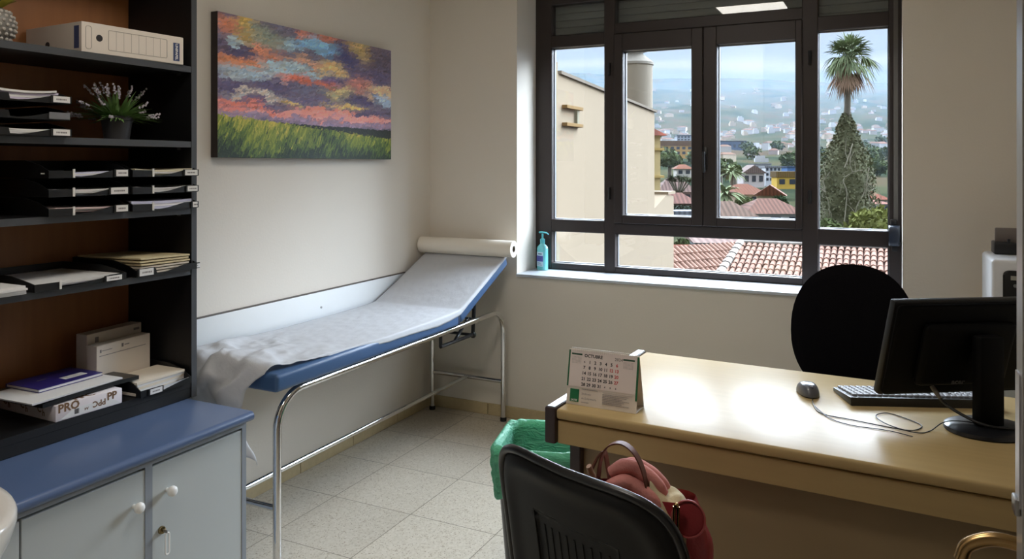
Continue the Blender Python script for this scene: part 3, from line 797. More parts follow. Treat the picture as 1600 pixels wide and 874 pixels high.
# lavender
lv = thing('potted_lavender', 'artificial lavender in a dark grey pot on the plant shelf', 'potted plant', (-2.29, 1.700, 1.5475))
mb = MB(); mb.lathe([(0.035, 0), (0.038, 0.002), (0.047, 0.062), (0.051, 0.064), (0.052, 0.078), (0.048, 0.078), (0.044, 0.062)], n=36)
mb.done('pot', mat('slate_pot', (66, 66, 70), 0.5), lv)
mb = MB(); mb.lathe([(0.001, 0.068), (0.046, 0.066)], n=24, cap=False); mb.done('soil', mat('dark_soil', (40, 32, 26), 0.9), lv)
random.seed(9)
mb = MB(); tips = []
for k in range(150):
    a = random.uniform(0, 2 * PI); el = random.uniform(0.0, 1.2); L = random.uniform(0.07, 0.125)
    b = (0.03 * random.random() * math.cos(a), 0.03 * random.random() * math.sin(a), 0.068)
    tp = (b[0] + L * math.cos(el) * math.cos(a), b[1] + L * math.cos(el) * math.sin(a), 0.068 + L * math.sin(el))
    leafblade(mb, b, tp, random.uniform(0.008, 0.013), n=5, droop=0.018)
mb.done('leaves', mat('sage_leaf', (112, 146, 84), 0.6, var=0.3, vscale=12), lv)
ms, mf = MB(), MB()
for k in range(34):
    a = random.uniform(0, 2 * PI); el = random.uniform(0.1, 1.25); L = random.uniform(0.11, 0.155)
    p0 = Vector((0.01 * math.cos(a), 0.01 * math.sin(a), 0.07)); p1 = p0 + Vector((math.cos(el) * math.cos(a), math.cos(el) * math.sin(a), math.sin(el))) * L + Vector((0, 0, -0.012))
    if p1.x > 0.11 or abs(p1.y) > 0.19: continue
    ms.tube([p0, (p0 + p1) / 2 + Vector((0, 0, 0.008)), p1], 0.0009, n=5)
    d = (p1 - p0).normalized(); mf = MB()
    for j in range(9):
        q = p1 - d * (0.0045 * j) + Vector((random.uniform(-1, 1), random.uniform(-1, 1), random.uniform(-1, 1))) * 0.003
        mf.ball(q, 0.0036, n=5, m=4)
    mf.done('flower_spike', mat('lavender_flower', (186, 178, 190), 0.7, var=0.2), lv)
ms.done('stem', mat('sage_stem', (104, 128, 88), 0.6), lv)
# ------------------------------------------------------------------ examination couch
ec = thing('examination_couch', 'chrome-framed examination couch with blue vinyl pads by the wall', 'examination couch', (-2.22, 3.0, 0), world=True)
RT = 0.015; XF, XBK, YN, YE, ZT = -1.975, -2.452, 2.105, 3.915, 0.635
def uframe(x):
    R = 0.13
    pts = [(x, YN, 0.012)] + [(x, YN + R - R * math.cos(t), ZT - R + R * math.sin(t)) for t in [PI / 2 * i / 10 for i in range(11)]]
    pts += [(x, YE - R + R * math.sin(t), ZT - R + R * math.cos(t)) for t in [PI / 2 * i / 10 for i in range(11)]] + [(x, YE, 0.012)]
    mb = MB(); mb.tube(pts, RT, n=16); return mb.done('side_frame', M_CHROME, ec)
uframe(XF); uframe(XBK)
for y in (YN, YE):
    mb = MB(); mb.tube([(XF, y, 0.226), (XBK, y, 0.226)], 0.0125, n=14); mb.done('end_stretcher', M_CHROME, ec)
mb = MB(); mb.tube([((XF + XBK) / 2, YN, 0.226), ((XF + XBK) / 2, YE, 0.226)], 0.011, n=14); mb.done('long_stretcher', M_CHROME, ec)
for x in (XF, XBK):
    for y in (YN, YE):
        mb = MB(); mb.lathe([(0.018, 0), (0.018, 0.018), (0.0155, 0.022)], c=(x, y, 0), n=18); mb.done('foot_cap', M_RUBBER, ec)
mb = MB()
for y in (2.30, 2.85, 3.33, 3.62): mb.tube([(XF, y, ZT - 0.004), (XBK, y, ZT - 0.004)], 0.010, n=10)
mb.done('cross_tubes', M_CHROME, ec)
# pads
X0, X1 = -2.478, -1.945
def padmesh(name, m, y0, y1, z0, th, ang):
    mb = MB()
    T = Matrix.Translation((0, y0, z0)) @ Matrix.Rotation(ang, 4, 'X')
    L = y1 - y0
    mb.box(X0, X1, 0, L, 0, th, bev=0.016, seg=4, M=T)
    return mb.done(name, m, ec, ang=60)
PZ = 0.652
padmesh('seat_pad', M_BLUEVINYL, 2.072, 3.362, PZ, 0.066, 0)
ANG = math.radians(24.0)
padmesh('back_pad', M_BLUEVINYL, 3.385, 3.385 + 0.585, PZ + 0.004, 0.062, ANG)
# ratchet support under the back pad
mb = MB(); xs = -2.02
for xs in (-2.03, -2.40):
    mb.tube([(xs, 3.32, 0.545), (xs, 3.655, 0.540)], 0.010, n=8); mb.tube([(xs, 3.655, 0.538), (xs, 3.672, 0.735)], 0.011, n=8)
    mb.tube([(xs, 3.46, 0.545), (xs, 3.60, 0.640)], 0.009, n=8); mb.tube([(xs, 3.32, 0.545), (xs, 3.32, 0.640)], 0.009, n=8)
    mb.ball((xs, 3.657, 0.538), 0.018, n=10, m=6); mb.tube([(xs, 3.50, 0.700), (xs, 3.60, 0.672), (xs, 3.67, 0.690)], 0.004, n=6)
mb.tube([(-2.03, 3.657, 0.538), (-2.40, 3.657, 0.538)], 0.008, n=8)
mb.done('ratchet_support', M_BLACKMET, ec)['label'] = 'black ratchet support of the back pad'
mb = MB(); mb.box(-1.957, -1.947, 3.352, 3.372, 0.658, 0.700, bev=0.002); mb.box(-2.475, -2.465, 3.352, 3.372, 0.658, 0.700, bev=0.002); mb.done('pad_hinge', mat('dark_blue_strap', (30, 44, 70), 0.5), ec)

# paper roll
def padtop(y):
    """height of the paper over the pads at room depth y"""
    zf = PZ + 0.066
    yb = 3.385; c, s = math.cos(ANG), math.sin(ANG)
    zb = PZ + 0.004 + 0.062 / c + (y - yb) * math.tan(ANG)
    k = 0.020
    return max(zf, zb) + k * math.exp(-abs(zf - zb) / 0.05) * 0.5
pr = thing('paper_roll', 'white couch paper roll resting at the head end of the couch', 'paper roll', (-2.19, 3.872, 0.985), world=True)
RX0, RX1, RY, RZ, RR = -2.498, -1.885, 3.868, 0.992, 0.047
mb = MB()
pts = []
n = 40
prof = [(0.019, RX0), (RR, RX0), (RR + 0.0005, (RX0 + RX1) / 2), (RR, RX1), (0.019, RX1), (0.019, RX1 - 0.03), (0.0185, RX0)]
rings = [[mb.v((x, RY + r * math.cos(2 * PI * k / n), RZ + r * math.sin(2 * PI * k / n))) for k in range(n)] for r, x in prof]
for i in range(len(rings) - 1):
    for k in range(n): mb.f([rings[i][k], rings[i][(k + 1) % n], rings[i + 1][(k + 1) % n], rings[i + 1][k]])
mb.done('roll', mat('roll_paper', (236, 228, 214), 0.8), pr)
mb = MB(); rings = [[mb.v((x, RY + r * math.cos(2 * PI * k / n), RZ + r * math.sin(2 * PI * k / n))) for k in range(n)] for r, x in [(0.0188, RX1 - 0.002), (0.0160, RX1 - 0.002), (0.0160, RX1 - 0.12), (0.0185, RX1 - 0.12), (0.0188, RX1 - 0.002)]]
for i in range(len(rings) - 1):
    for k in range(n): mb.f([rings[i][k], rings[i][(k + 1) % n], rings[i + 1][(k + 1) % n], rings[i + 1][k]])
mb.done('core', mat('grey_card_core', (120, 112, 102), 0.8), pr)

# couch paper: from the roll over the pads, bunched and hanging at the foot end
M_TISSUE = bpy.data.materials.new('couch_tissue'); M_TISSUE.use_nodes = True
nt = M_TISSUE.node_tree; b = nt.nodes['Principled BSDF']; b.inputs['Base Color'].default_value = lin((226, 228, 234)); b.inputs['Roughness'].default_value = 0.75
tl = nt.nodes.new('ShaderNodeBsdfTranslucent'); tl.inputs[0].default_value = lin((224, 222, 214)); mx = nt.nodes.new('ShaderNodeMixShader'); mx.inputs[0].default_value = 0.35
nt.links.new(b.outputs[0], mx.inputs[1]); nt.links.new(tl.outputs[0], mx.inputs[2]); nt.links.new(mx.outputs[0], nt.nodes['Material Output'].inputs[0])
tc = nt.nodes.new('ShaderNodeTexCoord'); n1 = nt.nodes.new('ShaderNodeTexNoise'); n1.inputs['Scale'].default_value = 45; n1.inputs['Detail'].default_value = 3
mp = nt.nodes.new('ShaderNodeMapping'); mp.inputs['Scale'].default_value = (1.0, 0.45, 1); nt.links.new(tc.outputs['Object'], mp.inputs[0]); nt.links.new(mp.outputs[0], n1.inputs['Vector'])
bp = nt.nodes.new('ShaderNodeBump'); bp.inputs['Strength'].default_value = 0.4; bp.inputs['Distance'].default_value = 0.006; nt.links.new(n1.outputs[0], bp.inputs['Height']); nt.links.new(bp.outputs[0], b.inputs['Normal'])
YEND = 2.075
def paperpt(u, v):
    # u 0..1 along (0 at roll), v 0..1 across from wall to front
    Ltop = 3.905 - YEND; Lh = 0.285
    s = u * (Ltop + Lh)
    y = 3.905 - s
    t = min(1, max(0, (2.75 - y) / 0.65))          # approaching the foot end
    xw0, xw1 = X0 + 0.004, X1 - 0.003
    # front edge draws in towards the foot end
    front = xw1 - 0.050 * t ** 1.3 + 0.012 * math.sin(9 * y) * t
    back = xw0 + 0.01 * t
    ov = max(0.0, (v - 0.93) / 0.07); x = back + (front + 0.004 - back) * min(1, v / 0.93)
    nz = noise.noise(Vector((x * 9, y * 5, 1.3))) * 0.5 + 0.5
    fo_ = max(0.0, math.sin(26 * x + 17 * y + 2.5 * noise.noise(Vector((x * 5, y * 5, 8))))) ** 2
    cr = t * t * (0.022 * fo_ * (1 - 0.6 * v) + 0.060 * nz * (0.4 + 0.6 * math.sin(PI * min(1, v * 1.2)) ) + 0.02 * abs(math.sin(22 * x + 6 * y)) * (1 - v))
    cr += t * t * 0.020 * (0.5 - abs(noise.noise(Vector((x * 13 + y * 4, y * 10 - x * 3, 6))))) * (1 - 0.5 * v) + t * 0.008 * (0.4 - abs(noise.noise(Vector((x * 26, y * 22, 2)))))
    small = 0.0016 * noise.noise(Vector((x * 30, y * 18, 4)))
    if y > YEND:
        z = padtop(y) + 0.0035 + cr + small
        if ov > 0: z -= ov * (0.036 + 0.012 * math.sin(4 * y)) * max(0.0, 1 - 1.3 * t) * (0.35 + 0.65 * min(1, max(0, (3.45 - y) / 0.3))); x += 0.003 * ov
        if t > 0.0: z += 0.0
        # crown of the bend at the edge
        e = (y - YEND)
        if e < 0.03: z -= (0.03 - e) * 0.25
        return Vector((x, y, z))
    h = YEND - y                                    # hanging length
    z0 = padtop(YEND) + 0.0035 + cr + small - 0.0075
    fold = 0.022 * math.sin(16 * v + 1.0 + 3 * noise.noise(Vector((v * 3, h * 4, 7)))) * min(1, h / 0.08)
    out = 0.035 * min(1, h / 0.06) + 0.05 * noise.noise(Vector((v * 2.2, h * 6, 2))) * min(1, h / 0.1)
    yy = YEND - 0.006 - out - fold * 0.8
    yy = max(min(yy, YEND - 0.008), 1.945)
    drop = h * (0.86 + 0.28 * v * v + 0.10 * noise.noise(Vector((v * 3, 0.3, 5))))
    xx = x - 0.085 * min(1.0, h / 0.125) * v + 0.05 * max(0.0, (h - 0.13) / 0.155) * v + 0.014 * math.sin(7 * h * 6 + v * 9)
    return Vector((min(xx, -2.005 + 0.06 * v), yy, z0 - drop))
cp = thing('couch_paper', 'crumpled white paper sheet spread over the couch and hanging off its foot end', 'paper sheet', (-2.22, 3.0, 0.72), world=True)
mb = MB(); mb.grid(paperpt, 200, 56); o = mb.done('sheet', M_TISSUE, cp, ang=180)
sm = o.modifiers.new('thickness', 'SOLIDIFY'); sm.thickness = 0.0006; sm.offset = 1

# ------------------------------------------------------------------ painting
pa = thing('wall_picture', 'canvas painting of a sunset sky over a green meadow', 'painting', (XL, 2.91, 1.80), world=True)
PY0, PY1, PZ0, PZ1 = 2.292, 3.515, 1.496, 2.098
BL = [(130,130,70,50,0,(186,120,92)),(215,130,45,70,20,(196,166,84)),(210,190,50,50,0,(170,140,80)),(300,180,110,50,0,(136,144,128)),(380,150,90,30,5,(104,98,116)),(160,215,60,18,10,(166,188,196)),
(175,250,90,20,8,(74,64,90)),(330,265,70,42,0,(198,130,98)),(170,310,110,30,5,(204,128,80)),(240,365,150,35,-5,(160,176,184)),(420,350,160,22,5,(164,182,188)),(130,430,70,30,0,(86,76,108)),(350,430,100,25,5,(84,74,106)),
(470,275,130,28,5,(98,96,116)),(540,200,60,30,-20,(126,176,206)),(600,235,70,24,10,(126,176,208)),(450,235,60,20,0,(150,180,196)),(490,165,40,20,0,(196,120,92)),(620,190,60,36,10,(178,108,84)),(520,310,120,20,12,(204,158,128)),(640,340,60,45,30,(212,182,118)),
(720,300,90,55,10,(70,66,108)),(510,410,140,20,10,(204,108,78)),(640,405,60,22,0,(94,84,126)),(580,450,110,18,8,(100,98,120)),(680,470,70,30,0,(202,186,128)),(790,260,45,70,35,(188,162,100)),(880,300,90,60,10,(94,82,94)),(780,430,60,40,0,(180,120,110)),
(850,375,90,36,10,(92,82,112)),(900,470,80,24,10,(220,190,150)),(770,500,120,18,6,(72,62,100)),(920,510,60,18,0,(166,186,204)),(700,540,90,16,5,(224,188,108)),(580,515,120,16,6,(104,92,124)),(270,480,120,15,4,(192,180,168)),(330,520,110,14,6,(92,78,108)),
(440,525,40,14,0,(206,180,110)),(180,520,120,12,5,(204,120,104)),(250,550,170,9,5,(206,120,106)),(820,572,90,11,4,(86,76,108)),(450,578,260,13,5,(226,150,138)),(800,605,200,16,5,(228,154,142)),(620,570,120,10,5,(222,140,118)),(480,606,420,15,4,(148,124,148)),(850,645,170,11,4,(154,126,146))]
def px2uv(x, y):
    X, Y = 320 + x * 320 / 1036, y * 270 / 874
    r = ray(X, Y); t = (XL + 0.04) / r.x
    return ((r.y * t - PY0) / (PY1 - PY0), (r.z * t + H - PZ0) / (PZ1 - PZ0))
BLU = []
for x, y, rx, ry, rot, c in BL:
    u, v = px2uv(x, y); u2, _ = px2uv(x + rx, y); _, v2 = px2uv(x, y + ry)
    # image slope of horizontals in the photo is perspective only
    BLU.append((u, v, abs(u2 - u) + 1e-4, abs(v2 - v) + 1e-4, Vector(lin(c)[:3])))
LC = lambda c: Vector(lin(c)[:3])
GD, GM, GLM, GY = LC((40, 58, 42)), LC((92, 120, 54)), LC((160, 172, 66)), LC((232, 214, 98))
def skycol(u, v):
    w1 = noise.noise_vector(Vector((u * 9, v * 9, 3.0))); w2 = noise.noise_vector(Vector((u * 30, v * 36, 9.0)))
    uu = u + 0.045 * w1.x + 0.028 * w2.x; vv = v + 0.050 * w1.y + 0.040 * w2.y
    acc = LC((108, 98, 118)) * 0.08; ws = 0.08
    for bu, bv, ru, rv, c in BLU:
        q = ((uu - bu) / ru) ** 2 + ((vv - bv) / rv) ** 2
        if q < 5: wgt = math.exp(-q * 2.0) * (1.3 / (1 + 7 * rv)); acc += c * wgt; ws += wgt
    return acc / ws
def grasscol(u, v, gl):
    f = noise.noise(Vector((u * 30 - v * 12, v * 9 + u * 12, 5))); h = noise.noise(Vector((u * 6, v * 6, 2)))
    k = 0.36 + 0.35 * f + 0.32 * h + 0.95 * (v / gl - 0.62) + 0.30 * math.exp(-((u - 0.20) / 0.13) ** 2) + random.gauss(0, 0.17)
    if k < 0.35: return GD.lerp(GM, max(0, k / 0.35))
    if k < 0.75: return GM.lerp(GLM, (k - 0.35) / 0.4)
    return GLM.lerp(GY, min(1, (k - 0.75) / 0.35))
def glv(u): return 0.300 - 0.115 * u
random.seed(17)
CELLS = {}
def strokes(layer, u, v, du, dv, ang, prob):
    """colour of the brush stroke that covers this spot, one jittered stroke per cell"""
    ca_, sa_ = math.cos(ang), math.sin(ang)
    U, V = (u * ca_ + v * 0.5 * sa_) / du, (v * 0.5 * ca_ - u * sa_) / dv
    iu, iv = math.floor(U), math.floor(V); best = None; bd = 9
    for a in (-1, 0, 1):
        for c in (-1, 0, 1):
            k = (layer, iu + a, iv + c)
            e = CELLS.get(k)
            if e is None:
                cu, cv = iu + a + random.random(), iv + c + random.random()
                x_, y_ = cu * du, cv * dv; pu, pv = x_ * ca_ - y_ * sa_, (x_ * sa_ + y_ * ca_) * 2
                if random.random() > prob: e = (cu, cv, None)
                elif layer < 2:
                    col = skycol(pu, pv) * 1.72; j = random.gauss(1, 0.15); t_ = random.gauss(0, 0.06)
                    e = (cu, cv, Vector((col.x * j * (1 + t_), col.y * j, col.z * j * (1 - t_))))
                else: e = (cu, cv, grasscol(pu, pv, glv(pu)))
                CELLS[k] = e
            d = (U - e[0]) ** 2 + (V - e[1]) ** 2
            if e[2] is not None and d < bd: bd = d; best = e[2]
    return best, bd
def paint(u, v):
    w3 = noise.noise_vector(Vector((u * 90, v * 110, 1.0))); w2 = noise.noise_vector(Vector((u * 34, v * 42, 9.0)))
    gl = glv(u) + 0.012 * w2.x + 0.022 * w3.y; tl = 0.262 + 0.012 * w2.y + 0.014 * abs(w3.x)
    if v < gl:
        c, d = strokes(2, u, v, 0.026, 0.0055, 1.05, 1.0)
        c2, d2 = strokes(3, u, v, 0.020, 0.004, 1.3, 0.4)
        if c2 is not None and d2 < 0.22: c = c2
        return c or GM
    if v < tl and u > 0.30: return LC((32, 38, 44)).lerp(LC((54, 64, 52)), 0.5 + 0.5 * w3.x)
    ang = 0.10 + 0.35 * w2.z * (1 if v > 0.42 else 0.2)
    c, d = strokes(0, u + 0.006 * w3.x, v + 0.01 * w3.y, 0.040, 0.0085, 0.08, 1.0)
    c2, d2 = strokes(1, u + 0.006 * w3.x, v + 0.008 * w3.y, 0.018, 0.0055, 0.45, 0.45)
    if c2 is not None and d2 < 0.25: c = c2
    return c if c is not None else skycol(u, v) * 1.5
mb = MB(); NU, NV = 480, 240
mb.grid(lambda u, v: (XL + 0.040 + 0.0006 * noise.noise(Vector((u * 120, v * 120, 0))), PY0 + u * (PY1 - PY0), PZ0 + v * (PZ1 - PZ0)), NU, NV)
me = mb.mesh('canvas', True, 180)
ca = me.color_attributes.new('paint', 'FLOAT_COLOR', 'POINT'); buf = []
for vtx in me.vertices:
    u = (vtx.co.y - PY0) / (PY1 - PY0); v = (vtx.co.z - PZ0) / (PZ1 - PZ0); c = paint(u, v); buf += [max(0, c.x), max(0, c.y), max(0, c.z), 1]
ca.data.foreach_set('color', buf)
M_PAINT = bpy.data.materials.new('oil_paint'); M_PAINT.use_nodes = True; nt = M_PAINT.node_tree; b = nt.nodes['Principled BSDF']
at_ = nt.nodes.new('ShaderNodeAttribute'); at_.attribute_name = 'paint'; nt.links.new(at_.outputs['Color'], b.inputs['Base Color']); b.inputs['Roughness'].default_value = 0.5
me.materials.append(M_PAINT); link('canvas', me, pa)
mb = MB(); mb.box(XL + 0.002, XL + 0.0385, PY0, PY1, PZ0, PZ1); mb.done('stretcher', mat('dark_canvas_edge', (58, 50, 48), 0.7, var=0.3, vscale=16), pa, False)['label'] = 'dark painted canvas edge'

# ------------------------------------------------------------------ hand sanitizer on the sill
hs = thing('hand_sanitizer_bottle', 'turquoise pump bottle of hand sanitizer at the left end of the window sill', 'pump bottle', (-1.850, 4.186, 0.8395), -0.30)
M_TEAL = mat('translucent_teal', (120, 206, 212), 0.2, sub=0.3, coat=0.2)
mb = MB()
sec = lambda w, d, r, z: [mb.v((a, b, z)) for a, b in rrect(w, d, r, 6)]
rings = [sec(0.062, 0.040, 0.014, 0), sec(0.066, 0.044, 0.016, 0.004), sec(0.066, 0.044, 0.016, 0.125), sec(0.060, 0.040, 0.016, 0.138), sec(0.034, 0.030, 0.0148, 0.152), sec(0.026, 0.026, 0.0128, 0.156), sec(0.026, 0.026, 0.0128, 0.162)]
for i in range(len(rings) - 1):
    a, b = rings[i], rings[i + 1]; n = len(a)
    for k in range(n): mb.f([a[k], a[(k + 1) % n], b[(k + 1) % n], b[k]])
mb.f(rings[0][::-1]); mb.f(rings[-1]); mb.done('bottle', M_TEAL, hs)
mb = MB(); mb.lathe([(0.0145, 0.158), (0.0145, 0.182), (0.010, 0.186), (0.006, 0.188), (0.0055, 0.215)], n=24)
mb.tube(bez([(-0.022, 0, 0.222), (0.0, 0, 0.224), (0.03, 0, 0.222), (0.047, 0, 0.214)], 5), [0.009] * 6 + [0.0075] * 5 + [0.005] * 5, n=10, sq=0.6)
mb.done('pump', mat('teal_plastic', (92, 190, 200), 0.3), hs)
mb = MB(); mb.box(-0.024, 0.024, -0.0228, -0.0222, 0.022, 0.108); mb.done('label', mat('label_pale_blue', (186, 218, 232), 0.4), hs, False)
mb = MB(); mb.box(-0.024, 0.024, -0.0234, -0.0228, 0.052, 0.086); mb.done('label_band', mat('label_violet', (88, 92, 178), 0.4), hs, False)
mb = MB()
for i, (x0, x1) in enumerate(((-0.018, 0.016), (-0.020, 0.012), (-0.014, 0.018))): mb.box(x0, x1, -0.0239, -0.0234, 0.058 + i * 0.009, 0.0615 + i * 0.009)
for i in range(3): mb.box(-0.018, 0.016 - 0.006 * i, -0.0233, -0.0228, 0.030 + i * 0.006, 0.032 + i * 0.006)
mb.box(-0.014, 0.014, -0.0233, -0.0228, 0.093, 0.099)
mb.done('print_marks', mat('label_ink', (60, 80, 120), 0.5), hs, False)
# ------------------------------------------------------------------ desk
DZ = 0.74
DRZ = math.radians(-3.0)
dk = thing('desk', 'beech laminate desk with dark brown end trims under the window', 'desk', (-0.885, 2.10, 0), DRZ)
DL, DD = 1.66, 0.80
mb = MB(); mb.box(0, DL, 0, DD, DZ - 0.030, DZ, bev=0.008, seg=3); mb.done('desktop', M_DESK, dk)
mb = MB(); mb.box(0.0, DL, 0.012, 0.030, DZ - 0.105, DZ - 0.036, bev=0.002, seg=1); mb.done('front_apron', M_DESK, dk, False)
mb = MB(); mb.box(0.03, DL - 0.03, 0.075, 0.093, 0.10, DZ - 0.032); mb.done('modesty_panel', mat('olive_laminate', (150, 130, 98), 0.4, var=0.05), dk, False)
for x0, x1 in ((-0.036, 0.0), (DL, DL + 0.036)):
    mb = MB(); mb.box(x0, x1, -0.004, DD + 0.004, DZ - 0.105, DZ + 0.004, bev=0.006, seg=2)
    tr_ = mb.done('end_trim', M_BROWN, dk)
    mb = MB(); mb.box(x0 + 0.007, x1 - 0.005, 0.004, DD - 0.004, DZ + 0.0040, DZ + 0.0052); 
    q = mb.done('trim_inlay', M_STEEL, None, False); q.parent = tr_; q['label'] = 'satin steel inlay'
for x0 in (0.022, DL - 0.057):
    mb = MB(); mb.box(x0, x0 + 0.035, 0.05, DD - 0.05, 0.02, DZ - 0.031, bev=0.003, seg=1); mb.done('leg_panel', M_BROWN, dk, False)
    mb = MB(); mb.box(x0 - 0.008, x0 + 0.043, 0.03, DD - 0.03, 0.0, 0.02, bev=0.004, seg=1); mb.done('foot', M_BROWN, dk, False)

# ------------------------------------------------------------------ desk calendar
cal = thing('desk_calendar', 'white tent desk calendar for October on the near left corner of the desk', 'desk calendar', (-0.767, 2.160, DZ + 0.0005), math.radians(-1.0))
CW, CH_, CDP = 0.221, 0.160, 0.075
tl_ = math.atan2(0.032, CH_)
# front board leans back; local frame of its face
up = Vector((0, 0.032, CH_)).normalized(); nrm = Vector((0, -CH_, 0.032)).normalized(); SL = math.hypot(0.032, CH_)
mb = MB()
def board(w, a, b, th):
    a = Vector(a); b = Vector(b); d = (b - a).normalized(); n = d.cross(Vector((1, 0, 0))).normalized() * th
    vs = [mb.v((sx * w / 2, p.y, p.z) if k == 0 else (sx * w / 2, p.y + n.y, p.z + n.z)) for sx in (-1, 1) for p in (a, b) for k in (0, 1)]
    for q in ((0, 1, 3, 2), (4, 6, 7, 5), (0, 4, 5, 1), (2, 3, 7, 6), (0, 2, 6, 4), (1, 5, 7, 3)): mb.f([vs[i] for i in q])
board(CW, (0, 0, 0.0015), (0, 0.032, CH_), 0.0016); board(CW, (0, CDP, 0.0015), (0, 0.034, CH_), -0.0016); mb.box(-CW / 2, CW / 2, 0.0, CDP, 0, 0.0016)
mb.done('stand', M_CARD, cal, False)
def F(x, s, lift=0.0022):   # point on the face: x across, s up the slope
    return Vector((x, 0, 0.0015)) + up * s + nrm * lift
def quad(mb, x0, x1, s0, s1, lift):
    vs = [mb.v(F(x, s, l)) for l in (0.0005, lift) for x, s in ((x0, s0), (x1, s0), (x1, s1), (x0, s1))]
    mb.f(vs[:4][::-1]); mb.f(vs[4:])
    for i in range(4): mb.f([vs[i], vs[(i + 1) % 4], vs[4 + (i + 1) % 4], vs[4 + i]])
mb = MB(); quad(mb, -CW / 2, CW / 2, 0.052, SL - 0.004, 0.0014); mb.done('month_page', mat('calendar_page', (226, 214, 208), 0.6), cal, False)
mb = MB(); quad(mb, -CW / 2 - 0.0008, -CW / 2 + 0.004, 0.052, SL - 0.004, 0.0019); mb.done('green_edge', mat('green_edging', (20, 96, 56), 0.5), cal, False)
mb = MB(); quad(mb, CW / 2 - 0.005, CW / 2 + 0.0008, 0.034, SL - 0.004, 0.0019); mb.done('green_edge', mat('green_edging', (20, 96, 56), 0.5), cal, False)
mb = MB(); quad(mb, -CW / 2 + 0.012, -CW / 2 + 0.040, 0.008, 0.045, 0.0026)
lg = mb.done('logo', M_GREENINK, cal, False); lg['label'] = 'green square logo'
mb = MB()
for i in range(34): 
    x = -CW / 2 + 0.008 + i * (CW - 0.016) / 33
    mb.tube([F(x, SL - 0.008, 0.003), F(x, SL + 0.003, 0.003), F(x, SL + 0.004, -0.004), F(x, SL - 0.006, -0.008)], 0.0006, n=5)
mb.done('wire_binding', mat('white_wire', (205, 196, 184), 0.4), cal)
def FM(x, s, lift=0.0016): 
    o = F(x, s, lift); return frameM(o, (1, 0, 0), up)
blk, red, gry = [], [], []
blk.append(('OCTUBRE', 0.0130, FM(-0.061, SL - 0.0175), dict(bold=True, depth=0.0001)))
blk.append(('2024', 0.0125, FM(0.036, SL - 0.0185), dict(depth=0.0001)))
days = [['·', '1', '2', '3', '4', '5', '6'], ['7', '8', '9', '10', '11', '12', '13'], ['14', '15', '16', '17', '18', '19', '20'], ['21', '22', '23', '24', '25', '26', '27'], ['28', '29', '30', '31', '4', '5', '6']]
days[0][0] = '6'
for r_, row in enumerate(days):
    for c_, d_ in enumerate(row):
        x = -0.062 + c_ * 0.0172 + 0.003; s = SL - 0.036 - r_ * 0.0166
        small = (r_ == 4 and c_ > 3) or (r_ == 0 and c_ == 0)
        dst = red if ((c_ == 6) or d_ == '12') and not small else blk
        dst.append((d_, 0.0075 if small else 0.0128, FM(x, s), dict(align='CENTER', bold=True, depth=0.0001)))
texts('dates', blk, M_INKBLACK, cal); texts('holiday_dates', red, M_INKRED, cal)['label'] = 'red Sunday dates'
gry.append(('Sindicato', 0.0085, FM(-0.062, 0.034, 0.0021), dict(depth=0.0001))); gry.append(('de Enfermería', 0.0085, FM(-0.062, 0.0205, 0.0021), dict(depth=0.0001)))
texts('lettering', gry, M_INKGREY, cal)
mb = MB(); random.seed(21)
for s, n_, x0, x1 in ((0.047, 9, -0.062, -0.012), (0.009, 5, -0.062, -0.038)):
    x = x0
    while x < x1: w = random.uniform(0.002, 0.006); quad(mb, x, min(x + w, x1), s - 0.0012, s + 0.0012, 0.0021); x += w + 0.0012
for i in range(7):
    s = 0.040 - i * 0.0045; x = 0.004
    while x < 0.085 - (i % 3) * 0.012: w = random.uniform(0.002, 0.007); quad(mb, x, x + w, s - 0.0007, s + 0.0007, 0.0021); x += w + 0.0012
quad(mb, 0.004, 0.098, 0.0455, 0.0460, 0.0021)
for x0 in (-0.100, 0.064):
    for r_ in range(6):
        for c_ in range(7): quad(mb, x0 + c_ * 0.0045, x0 + c_ * 0.0045 + 0.0026, SL - 0.024 - r_ * 0.0035, SL - 0.0225 - r_ * 0.0035, 0.0018)
mb.done('small_print', mat('pale_ink', (168, 160, 156), 0.7), cal, False)
mb = MB(); quad(mb, -0.102, -0.068, SL - 0.0175, SL - 0.0125, 0.0018); quad(mb, 0.062, 0.098, SL - 0.0185, SL - 0.0135, 0.0018)
for x in (0.0,): quad(mb, -0.097, -0.071, 0.0095, 0.014, 0.0001)
mb.done('month_bars', mat('dark_green_ink', (50, 84, 64), 0.6), cal, False)
texts('logo_lettering', [('SATSE', 0.0075, FM(-CW / 2 + 0.026, 0.0125, 0.0028), dict(align='CENTER', bold=True, depth=0.0001))], M_PAPER, cal)

# ------------------------------------------------------------------ mouse, keyboard, monitor, cable
mo = thing('computer_mouse', 'dark grey computer mouse on the desk in front of the office chair', 'mouse', (-0.226, 2.590, DZ), math.radians(20))
mb = MB()
def mousept(u, v):
    a = 2 * PI * u; e = v
    w = 0.031 + 0.003 * math.sin(a)
    r = math.cos(e * PI / 2)
    x = w * math.copysign(abs(math.cos(a)) ** 0.8, math.cos(a)) * (r ** 0.55); y = 0.056 * math.copysign(abs(math.sin(a)) ** 0.85, math.sin(a)) * (r ** 0.55)
    z = 0.004 + 0.034 * math.sin(e * PI / 2) * (1 - 0.25 * ((y + 0.01) / 0.056) ** 2 )
    return (x, y, z)
mb.grid(mousept, 40, 14, closed_u=True); mb.done('shell', mat('mouse_grey', (86, 88, 96), 0.3, coat=0.3), mo, ang=80)
mb = MB(); mb.lathe([(0.029, 0.0), (0.0305, 0.005)], n=32, sy=1.78); mb.done('base', M_PLASTBLACK, mo)
mb = MB(); mb.lathe([(0.0062, -0.003), (0.0062, 0.003)], n=16)
